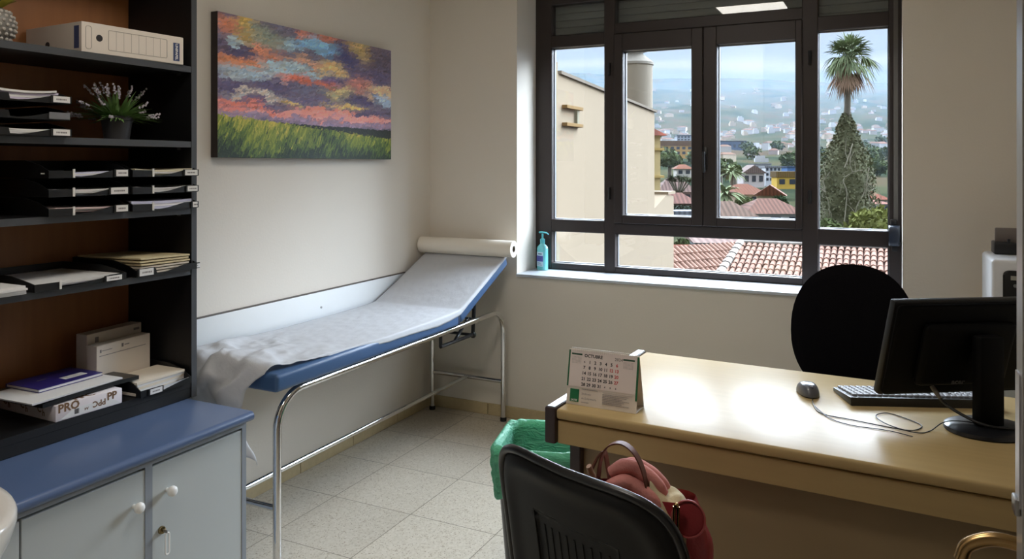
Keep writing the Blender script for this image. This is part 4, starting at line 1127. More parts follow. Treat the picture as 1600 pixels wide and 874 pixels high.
mb.bm.transform(Matrix.Translation((0, -0.030, 0.032)) @ Matrix.Rotation(PI / 2, 4, 'Y')); mb.done('scroll_wheel', mat('pale_wheel', (176, 180, 186), 0.35), mo)
mb = MB(); mb.box(-0.0006, 0.0006, -0.052, -0.005, 0.030, 0.0362); mb.done('button_gap', M_PLASTBLACK, mo, False)

kb = thing('keyboard', 'black computer keyboard with grey keys behind the monitor', 'keyboard', (0.075, 2.672, DZ), math.radians(22))
KW, KD = 0.44, 0.155
mb = MB(); mb.prism([(-KD / 2, 0.0), (KD / 2, 0.0), (KD / 2, 0.012), (-KD / 2, 0.026)], lambda a, b, t: (t, a, b), -KW / 2, KW / 2, bev=0.004)
mb.done('case', M_PLASTBLACK, kb)
M_KEY = mat('grey_key', (146, 148, 154), 0.45); mb = MB()
for r_ in range(6):
    y = -KD / 2 + 0.018 + r_ * 0.0225; x = -KW / 2 + 0.012; kx = 0
    while x < KW / 2 - 0.02:
        w = 0.0175
        if r_ == 5 and 5 < kx < 7: w = 0.10
        if x + w > KW / 2 - 0.010: break
        z = 0.026 - 0.014 * (y + KD / 2) / KD
        mb.box(x, x + w - 0.0025, y, y + 0.0175, z - 0.003, z + 0.0065, bev=0.0025, seg=2); x += w + 0.0006; kx += 1
        if kx in (13, 16) and r_ > 0: x += 0.008
mb.done('keys', M_KEY, kb)

mn = thing('monitor', 'black flat monitor seen from behind on the right of the desk', 'monitor', (0.245, 2.445, DZ), math.radians(32))
# local: x along the screen, -y towards the viewer (its back side)
M_MON = mat('monitor_black', (7, 7, 8), 0.6, spec=0.12)
mb = MB(); mb.lathe([(0.108, 0.0), (0.112, 0.004), (0.110, 0.012), (0.095, 0.017), (0.03, 0.019)], n=56, sy=0.86); mb.done('base', mat('monitor_base', (30, 31, 35), 0.28), mn)
mb = MB(); mb.box(-0.036, 0.036, -0.020, 0.018, 0.012, 0.26, bev=0.008); mb.done('column', M_MON, mn)
PWD, PHT = 0.437, 0.292
T = Matrix.Translation((-0.028, 0.118, 0.070)) @ Matrix.Rotation(math.radians(17), 4, 'X')
mb = MB(); mb.box(-PWD / 2, PWD / 2, 0.0, 0.026, 0, PHT, bev=0.006, M=T); mb.done('bezel', mat('bezel_grey', (24, 23, 23), 0.4, spec=0.25), mn)
mb = MB(); mb.box(-PWD / 2 + 0.007, PWD / 2 - 0.007, -0.012, 0.002, 0.007, PHT - 0.007, bev=0.010, seg=3, M=T); mb.box(-0.135, 0.135, -0.040, -0.008, 0.045, PHT - 0.055, bev=0.018, seg=3, M=T); mb.done('back_shell', M_MON, mn)
mb = MB(); mb.box(-PWD / 2 + 0.014, PWD / 2 - 0.014, 0.0262, 0.027, 0.016, PHT - 0.014, M=T); mb.done('screen', mat('dark_screen', (8, 9, 11), 0.1), mn, False)
mb = MB(); mb.tube([Vector((0, 0.0, 0.225)), T @ Vector((0.028, -0.035, 0.125))], 0.026, n=16); mb.box(-0.03, 0.03, -0.016, 0.016, 0.20, 0.25, bev=0.006); mb.done('tilt_hinge', M_MON, mn)
texts('logo', [('acer', 0.022, T @ frameM((-0.014, -0.0405, 0.062), (1, 0, 0), (0, 0, 1)), dict(align='CENTER', bold=True, depth=0.0004))], mat('logo_grey', (100, 100, 104), 0.35), mn)
vc = thing('video_cable', 'thick dark cable with a grey plug hanging from the back of the monitor', 'cable', (0.2, 2.45, DZ), world=True)
W = lambda p: Matrix.Translation((0.245, 2.445, DZ)) @ Matrix.Rotation(math.radians(32), 4, 'Z') @ Vector(p)
pts = bez([W((-0.100, 0.080, 0.092)), W((-0.085, 0.055, 0.060)), W((-0.055, 0.005, 0.036)), W((-0.025, -0.035, 0.026)), W((0.02, -0.055, 0.024)), W((0.06, -0.05, 0.022))], 8)
mb = MB(); mb.tube(pts, 0.0042, n=10); mb.done('cord', M_PLASTBLACK, vc)
mb = MB(); mb.tube([pts[0] + (pts[0] - pts[6]).normalized() * 0.012, pts[0], pts[5]], [0.0055, 0.0068, 0.0052], n=10); mb.done('plug', mat('plug_grey', (110, 106, 100), 0.4), vc)

mc = thing('mouse_cable', 'thin black mouse cable looping over the desk towards the monitor', 'cable', (-0.1, 2.42, DZ), world=True)
cz = DZ + 0.0022
ctrl = [(-0.209, 2.535), (-0.200, 2.47), (-0.171, 2.395), (-0.092, 2.375), (0.005, 2.352), (0.06, 2.352), (0.085, 2.405), (0.05, 2.452), (0.000, 2.484), (-0.030, 2.440), (-0.012, 2.385), (0.03, 2.345), (0.075, 2.338), (0.105, 2.372)]
mb = MB(); mb.tube(bez([(x, y, cz + 0.002 * (i in (9, 10, 11))) for i, (x, y) in enumerate(ctrl)] + [(0.135, 2.405, DZ + 0.018), (0.17, 2.425, DZ + 0.0225), (0.235, 2.43, DZ + 0.0225)], 8), 0.0015, n=8)
mb.done('cord', M_PLASTBLACK, mc)
mb = MB(); mb.tube(bez([(-0.200, 2.47, cz), (-0.150, 2.365, cz), (-0.09, 2.325, cz), (0.00, 2.322, cz), (0.06, 2.300, cz)], 8), 0.0013, n=8); mb.done('slack_loop', M_PLASTBLACK, mc)

# ------------------------------------------------------------------ office chair behind the desk
oc = thing('office_chair', 'black swivel office chair with an oval back between desk and window', 'office chair', (-0.105, 3.20, 0), math.radians(8))
M_FAB = mat('black_fabric', (14, 13, 17), 0.95, bump=0.15, bscale=420, spec=0.1)
mb = MB()
def backpt(sgn):
    def fn(u, v):
        a = 2 * PI * u; r = v
        sx = math.copysign(abs(math.cos(a)) ** 0.88, math.cos(a)); sz = math.copysign(abs(math.sin(a)) ** 0.88, math.sin(a))
        x = 0.232 * sx * r; z = 0.275 * sz * r
        if z < 0: x *= 1 - 0.10 * (z / 0.275) ** 2
        y = sgn * 0.034 * math.sqrt(max(0, 1 - r ** 3.0)) - 0.22 * x * x * 1.2 + 0.06 * z * z
        return (x, 0.17 + y, 0.790 + z)
    return fn
mb.grid(backpt(1), 56, 12, closed_u=True); mb.grid(backpt(-1), 56, 12, closed_u=True)
bmesh.ops.remove_doubles(mb.bm, verts=mb.bm.verts, dist=0.0015)
mb.done('backrest', M_FAB, oc, ang=70)
mb = MB()
def seatpt(sgn):
    def fn(u, v):
        a = 2 * PI * u; x = 0.245 * math.copysign(abs(math.cos(a)) ** 0.7, math.cos(a)) * v; y = 0.235 * math.copysign(abs(math.sin(a)) ** 0.7, math.sin(a)) * v
        return (x, y - 0.06, 0.455 + sgn * 0.04 * (1 - v ** 6))
    return fn
mb.grid(seatpt(1), 48, 10, closed_u=True); mb.grid(seatpt(-1), 48, 10, closed_u=True); bmesh.ops.remove_doubles(mb.bm, verts=mb.bm.verts, dist=0.0015)
mb.done('seat', M_FAB, oc, ang=70)
mb = MB(); mb.tube(bez([(0, 0.0, 0.42), (0, 0.20, 0.42), (0, 0.245, 0.50), (0, 0.225, 0.70), (0, 0.20, 0.78)], 6), 0.022, n=10, sq=0.5); mb.done('back_bracket', M_BLACKMET, oc)
mb = MB(); mb.lathe([(0.03, 0.08), (0.03, 0.22), (0.022, 0.22), (0.022, 0.40), (0.07, 0.405), (0.07, 0.425)], n=20); mb.done('gas_column', M_BLACKMET, oc)
for k in range(5):
    a = 2 * PI * k / 5 + 0.3
    mb = MB(); mb.tube([(0, 0, 0.10), (0.15 * math.cos(a), 0.15 * math.sin(a), 0.085), (0.30 * math.cos(a), 0.30 * math.sin(a), 0.062)], [0.03, 0.024, 0.017], n=10, sq=0.7)
    lg = mb.done('base_leg', M_PLASTBLACK, oc)
    mb = MB(); mb.lathe([(0.027, -0.018), (0.030, -0.012), (0.030, 0.012), (0.027, 0.018)], n=18); mb.bm.transform(Matrix.Translation((0.30 * math.cos(a), 0.30 * math.sin(a), 0.030)) @ Matrix.Rotation(a, 4, 'Z') @ Matrix.Rotation(PI / 2, 4, 'X'))
    q = mb.done('caster', M_RUBBER, None); q.parent = lg
for s in (-1, 1):
    mb = MB(); mb.box(s * 0.295 - 0.028, s * 0.295 + 0.028, -0.17, 0.08, 0.612, 0.642, bev=0.012, seg=3); ar = mb.done('armrest', mat('armrest_grey', (92, 94, 100), 0.35), oc)
    mb = MB(); mb.tube(bez([(s * 0.20, -0.04, 0.42), (s * 0.285, -0.04, 0.43), (s * 0.297, -0.04, 0.50), (s * 0.295, -0.04, 0.615)], 5), 0.014, n=8); q = mb.done('arm_post', M_BLACKMET, None); q.parent = ar

# ------------------------------------------------------------------ visitor chair in front
vh = thing('visitor_chair', 'black plastic-backed visitor chair in the foreground facing the desk', 'chair', (-0.475, 1.62, 0), math.radians(-22))
# local: x right, +y forward (towards desk); backrest at y = -0.20
VW, VH = 0.245, 0.20
VZ = 0.677
def se(a, n_): return math.copysign(abs(math.cos(a)) ** (2 / n_), math.cos(a)), math.copysign(abs(math.sin(a)) ** (2 / n_), math.sin(a))
def vback(x, z):
    """rear face of the shell: y as a function of x,z (relative to its middle)"""
    return -0.205 - 0.16 * (z) + 0.55 * x * x - 0.25 * z * z
mb = MB()
NA, NR = 72, 16
def shell(sgn):
    def fn(u, v):
        a = 2 * PI * u; cx, cz = se(a, 4.2); x = VW * cx * v; z = VH * cz * v
        if z > 0: z *= 0.93 + 0.06 * (x / VW) ** 2
        y = vback(x, z)
        if sgn < 0:      # rear side: raised rim, recessed middle
            rim = math.exp(-((v - 0.86) / 0.10) ** 2) * 0.010
            edge = 0.016 * (v ** 14)
            y += -0.012 - rim + edge
            xx, zz_ = x / VW, z / VH
            inside = abs(xx) < 0.46 and -0.95 < zz_ < 0.34
            if inside: y += 0.005
        else:
            y += 0.020 * (1 - v ** 10) 
            y += 0.0
        return (x, y, VZ + z)
    return fn
mb.grid(shell(-1), NA, 40, closed_u=True)
bk_ = mb.done('back_shell', mat('matt_black_plastic', (9, 9, 10), 0.5, bump=0.05, bscale=500, spec=0.3), vh, ang=35)
mb = MB(); mb.grid(shell(1), NA, 14, closed_u=True); mb.done('back_cushion', M_FAB, vh, ang=70)
mb = MB()
pts = []
for k in range(NA):
    a = 2 * PI * k / NA; cx, cz = se(a, 4.2); x = VW * cx; z = VH * cz
    if z > 0: z *= 0.93 + 0.06 * (x / VW) ** 2
    pts.append((x, vback(x, z) - 0.003, VZ + z))
mb.tube(pts, 0.0095, n=10, closed=True); mb.done('rim', mat('satin_black_rim', (24, 24, 26), 0.28), vh)
mb = MB()
for i in range(9):
    x = -0.088 + i * 0.022
    mb.tube([(x, vback(x, z) - 0.006, VZ + z) for z in (-0.17, -0.10, -0.03, 0.045)], 0.003, n=6)
fr_ = [(x, vback(x, z) - 0.010, VZ + z) for x, z in [(-0.115, -0.18), (-0.115, -0.05), (-0.115, 0.07), (-0.05, 0.072), (0.05, 0.072), (0.115, 0.07), (0.115, -0.05), (0.115, -0.18)]]
mb.tube(fr_, 0.003, n=6)
mb.done('vent_ribs', mat('rib_black', (9, 9, 10), 0.5, spec=0.3), vh)
mb = MB()
def vseat(sgn):
    def fn(u, v):
        a = 2 * PI * u; cx, cy = se(a, 4); return (0.235 * cx * v, 0.03 + 0.215 * cy * v, 0.452 + sgn * 0.026 * (1 - v ** 8))
    return fn
mb.grid(vseat(1), 56, 10, closed_u=True); mb.grid(vseat(-1), 56, 10, closed_u=True); bmesh.ops.remove_doubles(mb.bm, verts=mb.bm.verts, dist=0.0015); mb.done('seat', M_FAB, vh, ang=70)
for s in (-1, 1):
    mb = MB(); mb.tube(bez([(s * 0.215, 0.23, 0.011), (s * 0.215, 0.21, 0.25), (s * 0.215, 0.19, 0.415)], 5), 0.011, n=10, sq=1.6); mb.done('leg', M_BLACKMET, vh)
    mb = MB(); mb.tube(bez([(s * 0.215, -0.27, 0.011), (s * 0.215, -0.20, 0.25), (s * 0.215, -0.165, 0.415)], 5), 0.011, n=10, sq=1.6); mb.done('leg', M_BLACKMET, vh)
    mb = MB(); mb.tube(bez([(s * 0.215, 0.20, 0.420), (s * 0.215, 0.0, 0.418), (s * 0.21, -0.15, 0.42), (s * 0.19, -0.198, 0.47), (s * 0.15, vback(0.15, -0.14) + 0.008, VZ - 0.14)], 6), 0.010, n=10); mb.done('seat_frame', M_BLACKMET, vh)
# ------------------------------------------------------------------ waste bin with green liner
BXC, BYC, BZ = -1.085, 2.47, 0.50
wb = thing('waste_bin', 'black tapered waste bin under the left end of the desk', 'waste bin', (BXC, BYC, 0), math.radians(14))
def ringrr(mb, w, d, r, z, n=6): return [mb.v((a, b, z)) for a, b in rrect(w, d, r, n)]
def loft(mb, rings, cap0=True, cap1=False):
    for i in range(len(rings) - 1):
        a, b = rings[i], rings[i + 1]; n = len(a)
        for k in range(n): mb.f([a[k], a[(k + 1) % n], b[(k + 1) % n], b[k]])
    if cap0: mb.f(rings[0][::-1])
    if cap1: mb.f(rings[-1])
mb = MB()
loft(mb, [ringrr(mb, 0.23, 0.23, 0.05, 0.0), ringrr(mb, 0.30, 0.30, 0.055, BZ - 0.012), ringrr(mb, 0.31, 0.31, 0.058, BZ - 0.010), ringrr(mb, 0.31, 0.31, 0.058, BZ), ringrr(mb, 0.294, 0.294, 0.052, BZ), ringrr(mb, 0.225, 0.225, 0.048, 0.01)], True, True)
mb.done('body', M_PLASTBLACK, wb)
M_BAG = bpy.data.materials.new('green_bag_film'); M_BAG.use_nodes = True; nt = M_BAG.node_tree; b = nt.nodes['Principled BSDF']
b.inputs['Base Color'].default_value = lin((128, 220, 182)); b.inputs['Roughness'].default_value = 0.3
tcb = nt.nodes.new('ShaderNodeTexCoord'); mpb = nt.nodes.new('ShaderNodeMapping'); mpb.inputs['Scale'].default_value = (26, 26, 60); nt.links.new(tcb.outputs['Object'], mpb.inputs[0])
nb_ = nt.nodes.new('ShaderNodeTexNoise'); nb_.inputs['Scale'].default_value = 1; nb_.inputs['Detail'].default_value = 5; nb_.inputs['Distortion'].default_value = 1.2; nt.links.new(mpb.outputs[0], nb_.inputs['Vector'])
bb_ = nt.nodes.new('ShaderNodeBump'); bb_.inputs['Strength'].default_value = 0.8; bb_.inputs['Distance'].default_value = 0.02; nt.links.new(nb_.outputs[0], bb_.inputs['Height']); nt.links.new(bb_.outputs[0], b.inputs['Normal'])
t2 = nt.nodes.new('ShaderNodeBsdfTranslucent'); t2.inputs[0].default_value = lin((140, 228, 186)); mx = nt.nodes.new('ShaderNodeMixShader'); mx.inputs[0].default_value = 0.4
nt.links.new(b.outputs[0], mx.inputs[1]); nt.links.new(t2.outputs[0], mx.inputs[2]); nt.links.new(mx.outputs[0], nt.nodes['Material Output'].inputs[0])
gb = thing('bin_liner', 'green plastic bag lining the black bin and folded over its rim', 'bin liner', (BXC, BYC, BZ), math.radians(14))
mb = MB()
O = rrect(1, 1, 0.2, 10); NO = len(O)
def bag(u, v):
    """v 0: hem outside, .4 rim, 1: bottom inside"""
    k = u * NO; i = int(k) % NO; p = Vector(O[i]).lerp(Vector(O[(i + 1) % NO]), k - int(k))
    a = 2 * PI * u
    w = 0.014 * noise.noise(Vector((math.cos(a) * 5, math.sin(a) * 5, v * 9))) + 0.005 * math.sin(31 * a + 14 * v) + 0.006 * noise.noise(Vector((math.cos(a) * 14, math.sin(a) * 14, v * 20))) 
    if v < 0.4:
        t = v / 0.4; z = -0.165 + 0.16 * t + 0.012 * math.sin(3 * a) * (1 - t) + 0.008; s = 0.300 + 0.022 * t + 0.010
        s += abs(w) * 1.4 * (0.3 + 0.7 * math.sin(PI * t))
    elif v < 0.5:
        t = (v - 0.4) / 0.1; z = 0.003 + 0.012 * math.sin(PI * t) + 0.012 * noise.noise(Vector((math.cos(a) * 2, math.sin(a) * 2, 3))); s = 0.332 - 0.056 * t
    else:
        t = (v - 0.5) / 0.5; z = 0.002 - 0.24 * t; s = 0.270 - 0.045 * t - 0.035 * abs(w) * 10 * min(1, t * 3)
    return (p[0] * s, p[1] * s, z)
mb.grid(bag, 132, 44, closed_u=True); o = mb.done('film', M_BAG, gb, ang=180)

# ------------------------------------------------------------------ handbag, scarf and cloth on the visitor chair
M_RED = mat('red_leather', (158, 52, 58), 0.42, bump=0.12, bscale=160, var=0.12, vscale=14)
M_STRAP = mat('brown_leather', (112, 66, 54), 0.45, var=0.1, vscale=20)
HX, HY, HZ = -0.480, 1.645, 0.4795
hb = thing('handbag', 'red leather handbag with a brown loop handle on the visitor chair', 'handbag', (HX, HY, HZ), math.radians(12))
mb = MB()
def bagp(u, v):
    a = 2 * PI * u; cx, cy = se(a, 3.0)
    z = 0.275 * v; w = 0.138 - 0.030 * v ** 2 + 0.012 * math.sin(PI * v); d = 0.075 - 0.036 * v ** 1.5
    n_ = noise.noise(Vector((cx * 2, cy * 2, v * 4))) * 0.008
    z -= 0.05 * v * max(0, cx * 0.2 ) + 0.012 * v * (1 - abs(cx))
    return ((w + n_) * cx, (d + n_) * cy, z)
mb.grid(bagp, 64, 20, closed_u=True)
loft(mb, [[mb.v((0.128 * se(2 * PI * k / 48, 3)[0], 0.068 * se(2 * PI * k / 48, 3)[1], 0.001)) for k in range(48)], [mb.v((0.001 * math.cos(2 * PI * k / 48), 0.001 * math.sin(2 * PI * k / 48), 0.001)) for k in range(48)]], False, False)
mb.done('body', M_RED, hb, ang=80)
mb = MB()
pocket = [(0.094 + 0.034 * math.cos(t), 0.243 + 0.036 * math.sin(t)) for t in [2 * PI * i / 28 for i in range(28)]]
mb.prism(pocket, lambda a, b, t: (a, -0.050 + (b - 0.243) * 0.16 - t, b), 0, 0.012, bev=0.005, seg=3); mb.done('flap_pocket', M_RED, hb)
mb = MB(); mb.tube([(a, -0.0625 + (b - 0.243) * 0.16, b) for a, b in pocket], 0.0022, n=6, closed=True); mb.done('piping', mat('red_piping', (178, 84, 84), 0.4), hb)
def strap(name, pts, w, wd, m, par):
    P = bez(pts, 8); mb = MB(); wv = Vector(wd).normalized() * w / 2; th = 0.003; rows = []
    for i, p in enumerate(P):
        t = (P[min(i + 1, len(P) - 1)] - P[max(i - 1, 0)]).normalized(); n = t.cross(wv).normalized() * th / 2
        rows.append([mb.v(p - wv - n), mb.v(p + wv - n), mb.v(p + wv + n), mb.v(p - wv + n)])
    for i in range(len(rows) - 1):
        for k in range(4): mb.f([rows[i][k], rows[i][(k + 1) % 4], rows[i + 1][(k + 1) % 4], rows[i + 1][k]])
    mb.f(rows[0][::-1]); mb.f(rows[-1]); return mb.done(name, m, par)
strap('handle', [(-0.098, -0.02, 0.20), (-0.100, -0.02, 0.30), (-0.085, -0.02, 0.358), (-0.050, -0.022, 0.376), (-0.016, -0.026, 0.352), (0.006, -0.034, 0.295), (0.022, -0.045, 0.19)], 0.020, (0.25, 1, 0), M_STRAP, hb)
strap('handle', [(-0.125, 0.035, 0.19), (-0.128, 0.045, 0.27), (-0.100, 0.055, 0.325), (-0.088, 0.050, 0.29), (-0.07, 0.04, 0.19)], 0.018, (0.3, 1, 0), M_STRAP, hb)
mb = MB(); mb.tube([(0.064, -0.072, 0.205), (0.066, -0.074, 0.272)], 0.0035, n=8); mb.tube([(0.073, -0.072, 0.205), (0.074, -0.074, 0.272)], 0.0035, n=8); mb.ball((0.070, -0.074, 0.274), 0.006, n=8, m=6); mb.box(0.058, 0.08, -0.078, -0.068, 0.198, 0.208, bev=0.002)
mb.done('buckle', M_BRASS, hb)
def foldtube(name, m, par, pts, r0, seed, n=14):
    P = bez(pts, 7); N = len(P); mb = MB()
    rr = [r0 * (0.55 + 0.55 * math.sin(PI * (0.12 + 0.76 * i / (N - 1)))) * (1 + 0.16 * noise.noise(Vector((i * 0.35, seed, 0)))) for i in range(N)]
    mb.tube(P, rr, n=n, sq=0.72); return mb
sc_ = thing('scarf', 'dusty pink folded scarf stuffed in the top of the red handbag', 'scarf', (HX, HY, HZ + 0.22), math.radians(12))
M_PINK = mat('pink_wool', (214, 142, 136), 0.9, bump=0.2, bscale=120, var=0.1, vscale=20)
mb = MB()
for k, (y0, z0, x0, x1, r_) in enumerate(((-0.058, 0.040, -0.070, 0.030, 0.017), (-0.038, 0.072, -0.080, 0.034, 0.018), (-0.010, 0.096, -0.074, 0.040, 0.019), (0.022, 0.088, -0.066, 0.048, 0.018), (0.046, 0.060, -0.070, 0.044, 0.017))):
    P = bez([(x0, y0, z0 - 0.012), (x0 + 0.03, y0 - 0.003, z0 + 0.006), ((x0 + x1) / 2, y0 + 0.004, z0 - 0.002), (x1 - 0.02, y0 + 0.002, z0 - 0.024), (x1, y0 + 0.004, z0 - 0.050)], 6); N = len(P)
    mb.tube(P, [r_ * (0.62 + 0.42 * math.sin(PI * (0.1 + 0.8 * i / (N - 1)))) * (1 + 0.10 * noise.noise(Vector((i * 0.3, k, 0)))) for i in range(N)], n=14, sq=0.9)
mb.done('folds', M_PINK, sc_)
cc = thing('cloth', 'cream cloth tucked over the right side of the red handbag', 'cloth', (HX, HY, HZ + 0.2), math.radians(12))
def clothp(u, v):
    x = 0.012 + 0.078 * u; y = -0.062 + 0.125 * v
    z = 0.092 - 0.60 * (x - 0.012) - 5.0 * (y + 0.0) ** 2 + 0.006 * math.sin(7 * u + 4 * v) + 0.007 * noise.noise(Vector((u * 4, v * 5, 2)))
    if v < 0.25: z -= (0.25 - v) * 0.18
    return (x, y, z)
mb = MB(); mb.slab(clothp, 26, 26, (0, 0, 0.004)); mb.done('fabric', mat('cream_fabric', (210, 196, 160), 0.85, bump=0.15, bscale=200), cc, ang=80)
mb = MB(); mb.tube([(-0.10, 0.03, 0.20), (-0.118, 0.024, 0.27), (-0.128, 0.02, 0.302)], [0.012, 0.014, 0.010], n=12, sq=0.6); mb.done('strap_end', mat('tan_leather', (150, 112, 84), 0.45), hb)['label'] = 'tan strap end'
bw = thing('garment', 'dark brown folded garment on the visitor chair seat right of the handbag', 'garment', (-0.335, 1.66, HZ), math.radians(-10))
mb = MB(); mb.slab(lambda u, v: (-0.015 + 0.075 * u + 0.01 * noise.noise(Vector((u * 3, v * 3, 1))), (v - .5) * 0.20, 0.0 + 0.10 * (1 - (2 * u - 1) ** 2 * 0.8) * (0.9 + 0.2 * noise.noise(Vector((u * 4, v * 5, 6))))), 16, 20, (0, 0, 0.012)); mb.done('fabric', mat('dark_brown_cloth', (46, 32, 30), 0.9, bump=0.2, bscale=150), bw)

# ------------------------------------------------------------------ printer on a low cabinet by the window wall
pc = thing('printer_cabinet', 'low grey cabinet under the white printer by the window wall', 'cabinet', (0.62, 3.66, 0), world=True)
mb = MB(); mb.box(0.30, 0.94, 3.44, 3.95, 0.05, 0.775, bev=0.002, seg=1); mb.box(0.33, 0.91, 3.47, 3.93, 0, 0.05); mb.done('body', M_GREYCARC, pc, False)
mb = MB(); mb.box(0.29, 0.95, 3.425, 3.955, 0.775, 0.80, bev=0.005); mb.done('top', M_DESK, pc)
for x0, x1 in ((0.305, 0.617), (0.623, 0.935)):
    mb = MB(); mb.box(x0, x1, 3.424, 3.439, 0.07, 0.77, bev=0.002, seg=1); mb.done('door', M_GREYCAB, pc, False)
pp = thing('printer', 'white multifunction printer with a black front panel at the right of the window', 'printer', (0.59, 3.67, 0.80), world=True)
M_PRN = mat('printer_white', (226, 228, 232), 0.3)
mb = MB(); mb.box(0.362, 0.82, 3.50, 3.83, 0.801, 1.098, bev=0.014, seg=3); mb.done('body', M_PRN, pp)
mb = MB(); mb.prism(rrect(0.30, 0.20, 0.02, 5, 0.55, 0.958), lambda a, b, t: (a, 3.50 - t, b), -0.004, 0.010, bev=0.006, seg=2); mb.done('front_panel', M_PLASTBLACK, pp)
mb = MB(); mb.box(0.425, 0.52, 3.4885, 3.4905, 1.022, 1.038); mb.done('display', mat('pale_display', (170, 168, 160), 0.3), pp, False)
mb = MB()
for i in range(4): mb.lathe([(0.007, 0), (0.006, 0.003)], n=12); mb.bm.verts.ensure_lookup_table()
mb.bm.clear()
for i in range(4):
    m2 = [(0.440 + i * 0.03 + 0.007 * math.cos(2 * PI * k / 14), 1.000 + 0.007 * math.sin(2 * PI * k / 14)) for k in range(14)]
    mb.prism(m2, lambda a, b, t: (a, 3.49 - t, b), 0, 0.003)
mb.done('buttons', M_GREYPL, pp)
mb = MB(); mb.box(0.40, 0.78, 3.74, 3.752, 1.12, 1.205, bev=0.004); mb.done('paper_support', mat('smoky_support', (112, 104, 100), 0.35), pp)
mb = MB(); mb.box(0.392, 0.785, 3.70, 3.80, 1.098, 1.148, bev=0.006); mb.box(0.44, 0.45, 3.70, 3.72, 1.14, 1.162, bev=0.002); mb.done('paper_feeder', M_PLASTBLACK, pp)
mb = MB(); mb.box(0.50, 0.56, 3.698, 3.7005, 1.118, 1.133); mb.done('sticker', mat('blue_sticker', (70, 84, 124), 0.4), pp, False)

# ------------------------------------------------------------------ washbasin
sk = thing('washbasin', 'white ceramic washbasin rim at the near left corner, in front of the grey cabinet', 'washbasin', (-1.60, 0.62, 0), world=True)
M_CER = mat('white_ceramic', (226, 222, 216), 0.12, coat=0.4)
mb = MB(); SXC, SYC = -1.602, 0.640
SX, SY = 0.285, 0.262
prof = [(0.30, 0.62), (0.62, 0.665), (0.86, 0.735), (0.965, 0.790), (1.0, 0.822), (1.0, 0.834), (0.985, 0.842), (0.94, 0.843), (0.80, 0.834), (0.775, 0.826), (0.70, 0.775), (0.50, 0.725), (0.20, 0.712), (0.09, 0.710)]
rings = []
for r, z in prof:
    rings.append([mb.v((SXC + SX * r * se(2 * PI * k / 64, 2.25)[0], SYC + SY * r * se(2 * PI * k / 64, 2.25)[1], z)) for k in range(64)])
loft(mb, rings, True, True)
mb.done('basin', M_CER, sk, ang=60)
mb = MB(); mb.box(-1.84, -1.37, 0.352, 0.47, 0.735, 0.848, bev=0.016, seg=3); mb.done('tap_ledge', M_CER, sk)
mb = MB(); mb.lathe([(0.105, 0), (0.10, 0.02), (0.075, 0.12), (0.072, 0.45), (0.10, 0.66)], c=(SXC, SYC - 0.06, 0), n=28); mb.done('pedestal', M_CER, sk)
mb = MB(); mb.lathe([(0.026, 0), (0.024, 0.004), (0.008, 0.003)], c=(SXC, SYC, 0.711), n=20); mb.done('drain', M_CHROME, sk)
mb = MB(); mb.lathe([(0.024, 0.846), (0.022, 0.90), (0.020, 0.94)], c=(SXC, 0.415, 0), n=18); mb.tube(bez([(SXC, 0.415, 0.93), (SXC, 0.47, 0.945), (SXC, 0.53, 0.925)], 5), 0.011, n=10); mb.tube([(SXC, 0.415, 0.945), (SXC, 0.40, 0.985), (SXC, 0.44, 1.0)], 0.008, n=8); mb.done('tap', M_CHROME, sk)
# ------------------------------------------------------------------ outside
KV, KH = 0.21, 0.118      # outdoor paints and roofs are chosen dark: the sky is boosted to light the room
def om(name, c, k, rough=0.9, var=0.1, vscale=1.0, stretch=None):
    if name in MATS: return MATS[name]
    m = mat(name, (1, 1, 1), rough, var=0.001, spec=0.1)
    nt = m.node_tree; l = [v * k for v in lin(c)[:3]]
    mx = [n for n in nt.nodes if n.type == 'MIX'][0]; nz = [n for n in nt.nodes if n.type == 'TEX_NOISE'][0]
    nz.inputs['Scale'].default_value = vscale
    mx.inputs['A'].default_value = tuple(v * (1 - var) for v in l) + (1,); mx.inputs['B'].default_value = tuple(v * (1 + var) for v in l) + (1,)
    return m
RV = Vector((CT, ST, 0)); FV = Vector((-ST, CT, 0))
def terr(d, lat):
    T_ = [(8, -8.5), (30, -7.2), (55, -5.4), (80, -4.0), (110, -2.2), (150, 0.0), (220, 3.6), (300, 8.5), (420, 17), (560, 30), (750, 52), (1000, 88), (1300, 138), (1600, 186), (1900, 232), (2300, 250)]
    for (a, za), (b, zb) in zip(T_, T_[1:]):
        if d <= b:
            t = (d - a) / (b - a); z = za + (zb - za) * t; break
    else: z = T_[-1][1]
    if d > 120:
        n = noise.noise(Vector((lat * 6, d * 0.004, 3))) + 0.5 * noise.noise(Vector((lat * 16, d * 0.012, 8)))
        z += n * min(16, (d - 120) * 0.018)
        z -= max(0, d - 900) * 0.05 * (lat + 0.1)
    return z
def gpos(d, a):
    p = FV * d + RV * (a * d); return Vector((p.x, p.y, terr(d, a)))
